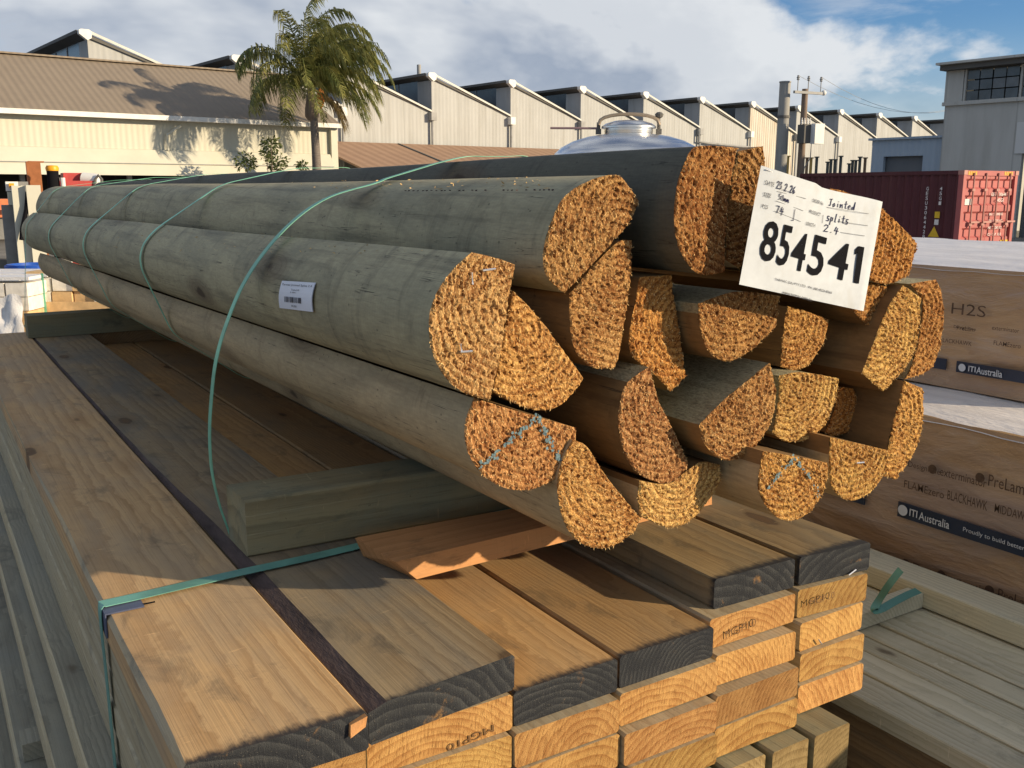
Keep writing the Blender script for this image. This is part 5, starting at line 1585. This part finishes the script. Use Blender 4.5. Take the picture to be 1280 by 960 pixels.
# ------------------------------------------------------------------ card on the log ends
def card():
    Z0 = (915.0, 195.0); S = 4.685
    TL, TR, BR, BL = [(Z0[0] + x / S, Z0[1] + y / S) for x, y in ((170, 55), (882, 268), (770, 908), (42, 752))]
    ex = Vector((TR[0] - TL[0], TR[1] - TL[1])); ey = Vector((BL[0] - TL[0], BL[1] - TL[1]))
    det = ex.x * ey.y - ex.y * ey.x
    def uv(px, py):
        d = Vector((px - TL[0], py - TL[1]))
        return (d.x * ey.y - d.y * ey.x) / det, (ex.x * d.y - ex.y * d.x) / det
    def surf(px, py, off=0.0):
        u, v = uv(px, py)
        y = 0.8245 - 0.022 * max(0, u - 0.5) ** 1.4 - 0.006 * math.sin(u * 5.2) * (1 - v) - 0.004 * (1 - v) + 0.0014 * noise.noise((u * 3.0, v * 3.0, 1.0))
        return at_y(px, py, y - off)
    def quad(u, v):
        top = Vector(TL).lerp(Vector(TR), u) + Vector((0, 3.0 * math.sin(math.pi * u * 1.0) ** 2 * (0.6 if u < .5 else 1.6) * (1 - v)))
        bot = Vector(BL).lerp(Vector(BR), u)
        return top.lerp(bot, v)
    N = 20; vs = []
    for off in (0.0, -0.0006):
        for j in range(N + 1):
            for i in range(N + 1):
                q = quad(i / N, j / N); vs.append(surf(q.x, q.y, off))
    fs = [(j * (N + 1) + i, (j + 1) * (N + 1) + i, (j + 1) * (N + 1) + i + 1, j * (N + 1) + i + 1) for j in range(N) for i in range(N)]
    K = (N + 1) ** 2
    fs += [tuple(K + q for q in f[::-1]) for f in fs]
    rim = [i for i in range(N + 1)] + [j * (N + 1) + N for j in range(1, N + 1)] + [N * (N + 1) + i for i in range(N - 1, -1, -1)] + [j * (N + 1) for j in range(N - 1, 0, -1)]
    fs += [(rim[i], rim[(i + 1) % len(rim)], K + rim[(i + 1) % len(rim)], K + rim[i]) for i in range(len(rim))]
    o = mesh_obj('card', vs, fs, M['paper'], smooth=50)
    tag(o, 'white stock card numbered 854541 stapled to the log ends', 'card')
    def z(x, y): return Vector((Z0[0] + x / S, Z0[1] + y / S))
    upv = Vector((128, -697)).normalized()
    def word(nm, txt, x, y, ang, w, h, mat, bold=0.0, up=upv):
        """x, y = lower left corner in zoom pixels, reading direction ang"""
        u = Vector((math.cos(R(ang)), math.sin(R(ang))))
        vs, fs, x0, x1, y0, y1 = glyph_mesh(txt, bold)
        pts = []
        for v in vs:
            a = (v.x - x0) / (x1 - x0) * w; c = (v.y - y0) / (y1 - y0) * h
            q = Vector((x, y)) + u * a + up * c
            r = z(q.x, q.y); pts.append(surf(r.x, r.y, 0.0010))
        mesh_obj(nm, pts, fs, mat, o)
    for ch, x, y, a, w, h in (('8', 154, 604, 15, 92, 238), ('5', 256, 634, 15, 66, 240), ('4', 334, 655, 17, 84, 222), ('5', 436, 688, 17, 90, 236), ('4', 552, 698, 18, 118, 216)):
        word('number_digit', ch, x, y, a, w, h, M['ink'], 0.014)
    one = MB()
    for poly in ([(741, 527), (776, 534), (743, 748), (712, 741)], [(741, 528), (741, 566), (719, 578), (722, 547)]):
        one.add([surf(*z(*p), 0.0010) for p in poly], [(0, 1, 2, 3)])
    one.obj('number_digit', M['ink'], o)
    for t, x, y, a, w, h in (('DATE', 195, 165, 17, 53, 24), ('SIZE', 185, 234, 16, 44, 24), ('PCS', 175, 302, 16, 36, 22), ('ORDER No.', 471, 268, 18, 68, 20), ('PRODUCT', 453, 333, 18, 68, 20), ('LENGTH', 434, 403, 17, 54, 20),
                             ('TARMAC (SA) PTY LTD.  PH: (08) 8256 8366', 250, 731, 13.5, 344, 18), ('www.tarmac.com.au', 295, 806, 15, 175, 17)):
        word('print', t, x, y, a, w, h, M['ink_grey'], 0.0)
    def stroke(nm, pl, w, mat):
        """pl in zoom pixels, drawn as a flat pen line"""
        mb = MB()
        for (a, b_) in zip(pl, pl[1:]):
            a = Vector(a); b_ = Vector(b_); d = (b_ - a)
            if d.length < 1e-3: continue
            d.normalize(); nn = Vector((-d.y, d.x)) * w / 2; e = d * w * 0.3
            q = [a - nn - e, b_ - nn + e, b_ + nn + e, a + nn - e]
            mb.add([surf(*z(*p), 0.0008) for p in q], [(0, 1, 2, 3)])
        return mb
    def draw(nm, strokes, w, mat):
        tot = MB()
        for pl in strokes:
            m_ = stroke(nm, pl, w, mat); tot.add(m_.v, m_.f)
        tot.obj(nm, mat, o)
    G = {'2': [[(0, .75), (.2, 1), (.7, .95), (.75, .7), (0, 0), (.9, .05)]], '3': [[(.05, .95), (.7, 1), (.3, .58), (.75, .4), (.6, .05), (0, .05)]], '.': [[(.4, .02), (.5, .08)]],
         '6': [[(.7, 1), (.2, .6), (.1, .15), (.5, 0), (.8, .25), (.5, .45), (.15, .25)]], '5': [[(.8, 1), (.2, .95), (.15, .55), (.65, .5), (.7, .1), (.1, 0)]], '0': [[(.5, .9), (.1, .6), (.25, .05), (.7, .1), (.8, .6), (.5, .9)]],
         'm': [[(0, 0), (.1, .5), (.15, .1), (.35, .5), (.45, .1), (.7, .5), (.85, 0), (1, .05)]], '7': [[(0, .95), (.8, 1), (.4, 0)]], '4': [[(.35, 1), (.1, .4), (.9, .42)], [(.65, .85), (.5, -.1)]],
         'J': [[(.1, .95), (.9, 1)], [(.55, 1), (.45, .1), (.05, .15)]], 'o': [[(.5, .5), (.1, .3), (.3, 0), (.7, .15), (.5, .5)]], 'i': [[(.4, .5), (.45, .05)], [(.45, .75), (.5, .8)]],
         'n': [[(0, .5), (.1, 0), (.2, .35), (.55, .5), (.75, 0)]], 't': [[(.5, 1), (.45, .1), (.8, .05)], [(.1, .6), (.9, .65)]], 'e': [[(.1, .25), (.75, .32), (.55, .55), (.15, .35), (.3, 0), (.9, .08)]],
         'd': [[(.65, .4), (.2, .35), (.15, .03), (.6, .08), (.85, 1.05), (.8, 0)]], 's': [[(.8, .6), (.3, .62), (.3, .35), (.75, .25), (.6, 0), (.05, .03)]], 'p': [[(.2, .55), (.1, -.45)], [(.15, .45), (.7, .5), (.65, .1), (.15, .05)]],
         'l': [[(.5, 1.05), (.35, .05), (.6, 0)]]}
    def hand(txt, x, y, ang, cw, ch, w):
        u = Vector((math.cos(R(ang)), math.sin(R(ang)))); st = []
        for i, c in enumerate(txt):
            if c == ' ': continue
            o_ = Vector((x, y)) + u * (i * cw * 1.12)
            for pl in G[c]: st.append([tuple(o_ + u * (a * cw) + upv * (b_ * ch)) for a, b_ in pl])
        draw('handwriting', st, w, M['pen'])
    hand('23.2.26', 262, 188, 18, 14.5, 42, 4.2)
    hand('50mm', 272, 252, 20, 15, 34, 3.8)
    hand('74', 254, 330, 18, 24, 42, 4.2)
    hand('Jointed', 566, 293, 9, 20, 44, 4.0)
    hand('splits', 552, 378, 10, 20, 46, 4.2)
    hand('2.4', 538, 440, 12, 27, 40, 4.2)
    draw('handwriting', [[(370, 312), (360, 378), (348, 376)]], 3.0, M['pen'])
    for ln in [[(265, 207), (434, 250)], [(256, 262), (418, 321)], [(247, 322), (403, 384)], [(556, 300), (800, 338)], [(535, 345), (530, 393)], [(620, 382), (795, 408)], [(636, 447), (778, 468)]]: draw('ruled_line', [ln], 2.0, M['ink_grey'])
    # staple at the top left
    a = surf(*z(200, 78), 0.0012)
    mb = MB(); mb.cyl(a, a + Vector((0.012, 0, -0.003)), 0.0007, n=6); mb.obj('staple', M['staple'], o)


card()


# ================================================================== RIGHT HAND PACKS
def wrapmat(name):
    m, b = newmat(name)
    p = b.obj()
    n = b.noise(b.map(p, scale=(3, 1.4, 4)), 1.0, 6, 0.65, 0.8)
    boards_ = b.noise(b.map(p, scale=(1, 0.7, 26)), 1.0, 4, 0.6)
    cre = b.noise(b.map(p, scale=(4, 2.2, 11), rot=(R(14), 0, 0)), 1.0, 6, 0.6, 1.2)
    c = b.mix(b.smooth(n, 0.36, 0.66), (0.34, 0.215, 0.125), (0.46, 0.315, 0.19))
    c = b.mix(b.smooth(boards_, 0.5, 0.72, 0, 0.18), c, (0.18, 0.12, 0.08))
    c = b.mix(b.smooth(cre, 0.50, 0.70, 0, 0.45), c, (0.42, 0.345, 0.30))
    c = b.mix(b.smooth(b.noise(b.map(p, scale=(2, 1.2, 5), loc=(3, 1, 4)), 1.0, 5, 0.6, 0.6), 0.44, 0.66, 0, 0.65), c, (0.33, 0.265, 0.245))  # pale patches put the plastic's milky haze into the colour
    h = b.m('ADD', b.m('MULTIPLY', cre, 1.0), b.m('MULTIPLY', b.noise(b.map(p, scale=(9, 7, 22), rot=(R(-18), 0, 0)), 1.0, 5, 0.6, 0.8), 0.7))
    return finish(m, b, c, b.ramp(n, 0.3, 0.7, 0.18, 0.36), b.bump(h, 0.55, 0.016), spec=0.5, **{'Coat Weight': 0.9, 'Coat Roughness': 0.14})


M['wrap'] = wrapmat('clear plastic over brown timber')
M['wrap_white'] = simple('white plastic wrap', (0.76, 0.71, 0.66), 0.35, var=0.15, scale=14, bump=0.8, spec=0.5, stretch=(1, 0.3, 1))
M['navy'] = simple('navy printed band', (0.018, 0.030, 0.058), 0.35, var=0.3, scale=9, spec=0.5)
M['band_text'] = simple('white print', (0.60, 0.64, 0.68), 0.5, var=0.1)
M['brown_print'] = simple('dark brown print', (0.10, 0.062, 0.042), 0.5, var=0.5, scale=60)


def wrapped(name, X, y0, y1, z0, z1, depth, lab, rim):
    root = empty(name, P(X + depth / 2, (y0 + y1) / 2, z0)); tag(root, lab, 'timber pack', 'plastic wrapped timber packs on the right')
    # face with creases in relief
    ny, nz = 120, 26; vs = []; fs = []
    for j in range(nz + 1):
        for i in range(ny + 1):
            y = y0 + (y1 - y0) * i / ny; z = z0 + (z1 - z0) * j / nz
            e = min(1, (z1 - z) * 14, (z - z0) * 14 + .1)
            d = (0.010 * noise.noise((y * 3.1, z * 9, X)) + 0.006 * noise.noise((y * 9 + z * 6, z * 16, X + 4)) + 0.004 * abs(noise.noise((y * 7 - z * 14, z * 7, X)))) * e
            vs.append(P(X - 0.004 - d, y, z))
    for j in range(nz):
        for i in range(ny):
            a = j * (ny + 1) + i; fs.append((a, a + ny + 1, a + ny + 2, a + 1))
    mesh_obj('wrapped_face', vs, fs, M['wrap'], root, smooth=60)
    mb = MB(); mb.box(P(X + 0.012, y0, z0), EX, EY, UZ, depth, y1 - y0, z1 - z0 - 0.004); mb.obj('timber_core', M['brown_board'], root)
    vs = []; fs = []; nx = 14; ny = 90
    for i in range(nx + 1):
        for j in range(ny + 1):
            x = X - 0.003 + (depth + .02) * i / nx; y = y0 - .02 + (y1 - y0 + .04) * j / ny
            z = z1 + 0.004 + 0.004 * noise.noise((x * 9, y * 5, 2.0)) + 0.002 * noise.noise((x * 30, y * 12, 4.0))
            if i == 0: z = z1 - rim * (0.8 + 0.5 * noise.noise((y * 9, 3.3, X)))
            vs.append(P(x - (0.006 if i == 0 else 0), y, z))
    for i in range(nx):
        for j in range(ny):
            a = i * (ny + 1) + j; fs.append((a, a + ny + 1, a + ny + 2, a + 1))
    mesh_obj('top_sheet', vs, fs, M['wrap_white'], root, smooth=60)
    def word(nm, txt, y, z, w, h, mat, off=0.018, bold=0.0):
        lettering(nm, txt, P(X - off, y, z), -EY, UZ, w, h, mat, root, bold)
    return root, word


def right_packs():
    lo, w = wrapped('wrapped_timber_pack', 1.80, -0.6, 3.2, -0.62, 0.050, 0.95, 'lower brown plastic wrapped timber pack with navy printed band', 0.012)
    zb = -0.178
    for (ya, yb) in ((1.258, 0.30), (2.3, 1.345)):
        mb = MB(); mb.box(P(1.785, yb, zb - .004), EY, EX, UZ, ya - yb, 0.003, 0.034); mb.obj('printed_band', M['navy'], lo)
    w('band_logo', 'ITI', 1.226, zb + .007, .019, .016, M['band_text'], .0185, .015)
    w('band_logo', 'Australia', 1.203, zb + .005, .072, .018, M['band_text'], .0185, .008)
    w('band_print', 'Proudly to build better', 1.10, zb + .008, .13, .012, M['band_text'], .0185)
    mb = MB(); c = P(1.7815, 1.243, zb + .014)
    mb.add([c + EY * (-.012 * math.cos(2 * math.pi * i / 20)) + UZ * (.012 * math.sin(2 * math.pi * i / 20)) for i in range(20)], [tuple(range(20))]); mb.obj('band_emblem', M['band_text'], lo)
    w('band_logo', 'ITI Australia', 1.60, zb + .007, .10, .016, M['band_text'], .0185, .008)
    for t, px, py, pw, h in (('DesignPine', 1135, 585, 40, .016), ('exterminator', 1175, 594, 58, .017), ('PreLam', 1235, 607, 45, .024), ('FLAMEzero', 1130, 609, 50, .017), ('BLACKHAWK', 1184, 624, 50, .020), ('MIDDAWOOD', 1243, 640, 60, .018), ('CLOMAC', 1088, 700, 30, .016),
                             ('DesignPine', 1141, 712, 60, .017), ('exterminator', 1186, 727, 70, .017), ('PreLam', 1247, 748, 45, .022), ('FLAMEzero', 1140, 733, 55, .017), ('BLACKHAWK', 1195, 752, 62, .019), ('MIDDAWOOD', 1255, 772, 50, .018)):
        a = at_x(px, py, 1.782); b_ = at_x(px + pw, py + pw * 0.25, 1.782)
        w('wrap_print', t, a.y, a.z - ZB, (a.y - b_.y), h, M['brown_print'], .0185, .004)
        mb = MB(); c = P(1.7813, a.y + 0.018, a.z - ZB + h * .5)
        if t in ('DesignPine', 'exterminator', 'PreLam'):
            mb.add([c + EY * (-.010 * math.cos(2 * math.pi * i / 16)) + UZ * (.010 * math.sin(2 * math.pi * i / 16)) for i in range(16)], [tuple(range(16))]); mb.obj('print_emblem', M['brown_print'], lo)
    up, w = wrapped('wrapped_timber_pack', 2.07, 1.10, 3.4, 0.060, 0.345, 1.1, 'upper brown plastic wrapped timber pack stamped H2S below the container', 0.010)
    zb = 0.103
    for (ya, yb) in ((1.325, 1.12), (1.50, 1.352), (2.6, 1.56)):
        mb = MB(); mb.box(P(2.055, yb, zb), EY, EX, UZ, ya - yb, 0.003, 0.026); mb.obj('printed_band', M['navy'], up)
    w('band_logo', 'ITI', 1.292, zb + .007, .018, .013, M['band_text'], .0185, .015)
    w('band_logo', 'Australia', 1.272, zb + .005, .062, .016, M['band_text'], .0185, .008)
    mb = MB(); c = P(2.0512, 1.308, zb + .013)
    mb.add([c + EY * (-.009 * math.cos(2 * math.pi * i / 20)) + UZ * (.009 * math.sin(2 * math.pi * i / 20)) for i in range(20)], [tuple(range(20))]); mb.obj('band_emblem', M['band_text'], up)
    w('band_print', 'Proudly to build', 1.49, zb + .008, .06, .010, M['band_text'], .0185)
    a = at_x(1189, 392, 2.052)
    w('wrap_print', 'H2S', a.y, a.z - ZB, .085, .026, M['brown_print'], .0185, -.004)
    for t, px, py, pw, h in (('PreLam', 1196, 412, 22, .010), ('DesignPine', 1192, 411, 28, .009), ('exterminator', 1240, 412, 34, .009), ('FLAMEzero', 1242, 431, 34, .010), ('BLACKHAWK', 1175, 427, 40, .010)):
        a = at_x(px, py, 2.052); b_ = at_x(px + pw, py + 2, 2.052)
        w('wrap_print', t, a.y, a.z - ZB, a.y - b_.y, h, M['brown_print'], .0185, .003)
    # cross bearer strip hidden between the two packs
    for k, y in enumerate((0.2, 1.4, 2.6)):
        mb = MB(); mb.box(P(1.85, y, -ZB), EX, EY, UZ, 0.85, 0.12, ZB - 0.621); o = mb.obj('pack_support', M['brown_board']); tag(o, 'timber support block under the wrapped packs, %s from the camera' % ORD[k], 'support', 'supports under the wrapped packs')
    # pale dressed boards lying in the gap
    xs = [1.252, 1.330, 1.400, 1.452, 1.512, 1.560, 1.640, 1.730]
    nm = ['leftmost', 'second from left', 'third from left', 'fourth from left', 'fifth from left', 'sixth from left', 'rightmost']
    for k in range(7):
        z1 = -0.300 + random.uniform(-.002, .002)
        o = board_mesh(xs[k] + .0025, xs[k + 1] - .0030, -0.5, 2.6, z1 - .035, z1, [M['pale_board'], M['end']], 'pale_board', r=0.002, seed=80 + k, seg=14)
        tag(o, 'pale dressed board in the gap before the wrapped packs, %s of its layer' % nm[k], 'board', 'pale boards in the gap')
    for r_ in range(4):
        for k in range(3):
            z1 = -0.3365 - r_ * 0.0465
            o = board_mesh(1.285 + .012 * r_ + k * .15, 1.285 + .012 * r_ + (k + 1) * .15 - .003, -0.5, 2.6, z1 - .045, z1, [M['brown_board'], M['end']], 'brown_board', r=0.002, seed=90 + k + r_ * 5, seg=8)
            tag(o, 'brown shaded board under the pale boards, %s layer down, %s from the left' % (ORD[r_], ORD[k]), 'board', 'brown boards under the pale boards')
    for k, y in enumerate((0.0, 1.2, 2.4)):
        mb = MB(); mb.box(P(1.33, y, -ZB), EX, EY, UZ, 0.36, 0.12, ZB - 0.523); o = mb.obj('pack_support', M['brown_board']); tag(o, 'timber support block under the pale boards, %s from the camera' % ORD[k], 'support', 'supports under the pale boards')
    o = board_mesh(1.645, 1.735, -0.5, 2.6, -.2975, -.2535, [M['pale_board'], M['end']], 'pale_rail', r=0.002, seed=120, seg=14)
    tag(o, 'pale rail lying along the back of the pale boards, against the wrapped pack', 'board')
    mb = MB(); mb.box(P(1.26, 1.085, -.2965), EX, EY, UZ, 0.384, 0.035, 0.030); o = mb.obj('cross_stick', M['pale_board']); tag(o, 'short pale stick across the pale boards at the rail', 'stick')
    pts = [at_z(1126, 712, -.17), at_z(1112, 730, -.20), at_z(1100, 748, -.235), at_z(1093, 762, -.252), at_z(1100, 762, -.252), at_z(1118, 752, -.250), at_z(1136, 743, -.2485), at_z(1148, 738, -.2485)]
    o = ribbon('loose_strap', pts, Vector((0.3, 1, 0.3)).normalized(), 0.016, M['strap_teal']); tag(o, 'loose teal strap end curling over the pale rail', 'strap')


right_packs()


# ================================================================== FAR LEFT YARD
def left_yard():
    M['blue'] = simple('blue plastic', (0.02, 0.09, 0.42), 0.45)
    M['crate_wood'] = simple('crate timber', (0.62, 0.42, 0.21), 0.75, var=0.25, scale=12, stretch=(1, .3, 1))
    M['white_stone'] = simple('pale limestone paver', (0.72, 0.68, 0.60), 0.8, var=0.15, scale=18)
    M['shrink'] = simple('crumpled white plastic', (0.74, 0.73, 0.72), 0.3, var=0.1, scale=12, bump=0.8, spec=0.6)
    M['rust'] = simple('rusty steel', (0.30, 0.115, 0.045), 0.8, var=0.25, scale=10)
    M['mach_grey'] = simple('grey machine paint', (0.20, 0.20, 0.19), 0.6)
    M['mach_red'] = simple('red machine paint', (0.42, 0.06, 0.055), 0.5, var=0.15)
    M['amber'] = simple('amber lamp', (0.75, 0.33, 0.02), 0.4)
    u, v = RT, FWH
    mu, mv = hdir(60), hdir(-30)
    def bx(px0, py0, px1, py1, dep, dd):
        a = at_d(px0, py1, dep); b_ = at_d(px1, py1, dep); t = at_d(px0, py0, dep)
        mb = MB(); mb.box(a, mu, mv, UZ, (b_ - a).dot(mu) / 0.75, dd, max(0.01, t.z - a.z)); return mb
    # two pallets of wrapped pavers
    dep = 7.2
    s = dep / F
    for k, (p0, p1, pt, dp, lab) in enumerate(((-90, 26, 352, 7.3, 'pallet of pale pavers in crumpled clear plastic at the left edge'), (30, 190, 345, 7.6, 'pallet of pale pavers strapped under orange boards behind the logs'))):
        top = at_d(p0, pt, dp); a = at_d(p0, 300, dp); b_ = at_d(p1, 300, dp)
        W = (b_ - a).dot(u); o0 = Vector((a.x, a.y, 0)); H_ = top.z
        root = empty('paver_pallet', o0 + u * W / 2); tag(root, lab, 'pallet', 'paver pallets behind the boards')
        for q in range(3):
            mb = MB(); mb.box(o0 + u * (W * (0.0 + 0.45 * q)), u, v, UZ, 0.1, 0.9, 0.12); mb.obj('pallet_runner', M['crate_wood'], root)
        nx = max(3, int(W / 0.16)); nz = int((H_ - 0.14) / 0.105)
        rng = random.Random(31 + k)
        for j in range(nz):
            for i in range(nx):
                g = 0.006
                mb = MB(); mb.box(o0 + u * (W / nx * i + g + rng.uniform(0, .006)) + v * rng.uniform(0, 0.03) + UZ * (0.125 + j * (H_ - .14) / nz), u, v, UZ, W / nx - 2 * g, 0.85, (H_ - .14) / nz - g)
                mb.obj('paver', M['white_stone' if rng.random() < .75 else 'crate_wood'], root)
        for q in range(3):
            mb = MB(); mb.box(o0 + u * (-.02) + v * (0.02 + .3 * q) + UZ * (H_ + .002), u, v, UZ, W + .04, 0.2, 0.025); mb.obj('top_plank', M['crate_wood'] if k else M['shrink'], root)
        if k == 1:
            for z in (0.30, 0.45):
                mb = MB(); mb.box(o0 + u * 0.01 - v * 0.03 + UZ * (H_ - z), u, v, UZ, W, 0.025, 0.09); mb.obj('side_plank', M['crate_wood'], root)
            for q in (0.12, 0.75):
                mb = MB(); mb.box(o0 + u * (W * q) - v * 0.034 + UZ * (H_ - .7), u, v, UZ, 0.02, 0.003, 0.72); mb.obj('strap', M['strap'], root)
        # crumpled sheet draped in front
        vs = []; fs = []; n = 26
        for j in range(n + 1):
            for i in range(n + 1):
                fx = i / n; fz = j / n
                d = 0.05 + 0.035 * noise.noise((fx * 7, fz * 8, k * 5.0)) + 0.02 * noise.noise((fx * 17, fz * 17, k))
                vs.append(o0 + u * (W * fx) - v * (d + 0.04) + UZ * ((H_ - (0.42 if k else 0.12) + 0.06 * noise.noise((fx * 5, 2.2, k))) * fz))
        for j in range(n):
            for i in range(n): q = j * (n + 1) + i; fs.append((q, q + 1, q + n + 2, q + n + 1))
        mesh_obj('plastic_sheet', vs, fs, M['shrink'], root, smooth=60)
    # blue tub
    c = at_d(43, 334, 8.6); mb = MB(); b0 = Vector((c.x, c.y, 0)); zt = c.z + 0.03
    mb.lathe(b0, [(0.001, 0.0), (0.16, 0.0), (0.20, zt - 0.06), (0.225, zt - 0.05), (0.225, zt), (0.19, zt), (0.15, 0.05), (0.001, 0.05)], 28); o = mb.obj('tub', M['blue'], smooth=40); tag(o, 'blue plastic tub behind the far ends of the logs', 'tub')
    mb = MB(); mb.lathe(b0, [(0.226, zt - 0.03), (0.24, zt - 0.03), (0.24, zt - 0.01), (0.226, zt - 0.01)], 28); mb.obj('rim', M['blue'], o)
    # cream and grey lifting machine
    d = 12.0
    g = at_d(30, 260, d); root = empty('lift_machine', Vector((g.x, g.y, 0))); tag(root, 'cream and grey yard machine with amber lamp at the left edge', 'machine')
    def part(nm, px0, py0, px1, py1, dd, mat, dep=d, par=root, ground=False):
        mb = bx(px0, py0, px1, py1, dep, dd)
        if ground:
            zmin = min(q.z for q in mb.v)
            mb.v = [Vector((q.x, q.y, 0.0 if abs(q.z - zmin) < 1e-6 else q.z)) for q in mb.v]
        return mb.obj(nm, mat, par)
    part('mast', 21, 232, 34, 300, 0.12, M['cream'], ground=True); part('mast', 39, 231.5, 53, 300, 0.12, M['cream'], ground=True)
    part('side_panel', 11, 240, 20, 256, 0.1, M['cream']); part('leg_post', 10, 256, 22, 335, 0.14, M['mach_grey'], d + .15, ground=True)
    part('lamp_housing', 8, 227, 20, 239, 0.1, M['white_trim']); part('amber_lamp', 11.5, 229, 16.5, 234.5, 0.02, M['amber'], d - .03)
    part('mast_crosspiece', 20, 227, 32, 231.5, 0.1, M['mach_grey'], d + .1); part('cross_bar', 22, 246, 50, 250, 0.06, M['mach_grey'], d + .13)
    mb = MB(); mb.tube([at_d(35, 240, d - .05), at_d(33, 262, d - .05), at_d(28, 285, d - .05), at_d(27, 300, d - .05)], 0.03, 6); mb.obj('hose', M['ink'], root)
    part('red_body', -20, 249, 9, 272, 0.8, simple('orange red paint', (0.60, 0.19, 0.08), 0.6), d + .4); part('chassis', -40, 272, 14, 300, 1.0, M['mach_grey'], d + .4, ground=False)
    for px in (-20, 2):
        c = at_d(px, 300, d + .35); r_ = 0.36
        b0 = Vector((c.x, c.y, r_)); mb = MB(); mb.cyl(b0 - v * 0.1, b0 + v * 0.14, r_, n=24); wl = mb.obj('wheel', M['ink'], root, smooth=40)
        mb = MB(); mb.cyl(b0 - v * 0.115, b0 - v * 0.09, 0.17, n=18); mb.obj('hub', M['white_trim'], wl)
    c = at_d(5, 305, d + .2); mb = MB(); mb.box(Vector((c.x, c.y, 0.25)) - u * .6, u, v, UZ, 1.3, 0.3, 0.9); mb.obj('counterweight', M['saw_roof'], root)
    # rusty post
    mb = bx(36, 202, 50, 240, 13.2, 0.12); zmin = min(q.z for q in mb.v); mb.v = [Vector((q.x, q.y, 0 if abs(q.z - zmin) < 1e-6 else q.z)) for q in mb.v]
    o = mb.obj('steel_post', M['rust']); tag(o, 'rust brown square steel post rising behind the cream machine', 'post')
    mb = bx(35.2, 201.2, 50.8, 203, 13.19, 0.14); mb.obj('cap_plate', M['rust'], o)
    # yellow capped bollard
    c = at_d(67, 230, 13.0); b0 = Vector((c.x, c.y, 0)); zt = at_d(67, 208, 13.0).z
    mb = MB(); mb.cyl(b0, b0 + UZ * (zt - .06), 0.075, n=16); o = mb.obj('bollard', M['ink'], smooth=40); tag(o, 'black bollard with a yellow cap beside the red pump', 'bollard')
    mb = MB(); mb.lathe(b0, [(0.08, zt - .06), (0.085, zt - .02), (0.07, zt + .01), (0.001, zt + .015)], 16); mb.obj('cap', M['amber'], o, smooth=40)
    mb = MB(); mb.cyl(b0 + u * .13, b0 + u * .13 + UZ * (zt - .15), 0.03, n=8); mb.obj('side_pipe', M['white_trim'], o)
    # red pump with white drum
    d = 13.5
    g = at_d(95, 240, d); root = empty('red_pump', Vector((g.x, g.y, 0))); tag(root, 'small red machine with white drum beyond the far ends of the logs', 'machine')
    part('hood', 80, 216, 104, 228, 0.4, M['mach_red'], d, root); part('body', 82, 226, 115, 300, 0.5, M['mach_red'], d - .05, root, True)
    part('dark_bracket', 72, 222, 82, 300, 0.3, M['saw_roof'], d + .05, root, True)
    a = at_d(104, 224, d + .1); b_ = at_d(123, 226, d + .1)
    mb = MB(); mb.cyl(a, b_, 0.095, n=20); mb.obj('white_drum', M['white_trim'], root, smooth=40)
    mb = MB(); mb.tube([at_d(118, 240, d), at_d(119, 224, d), at_d(123, 219, d), at_d(127, 224, d), at_d(128, 240, d), at_d(128, 260, d)], 0.02, 6); mb.obj('hose', M['saw_roof'], root)
    # loose pale block on the upper wrapped pack
    a = P(0, 0, 0)


left_yard()
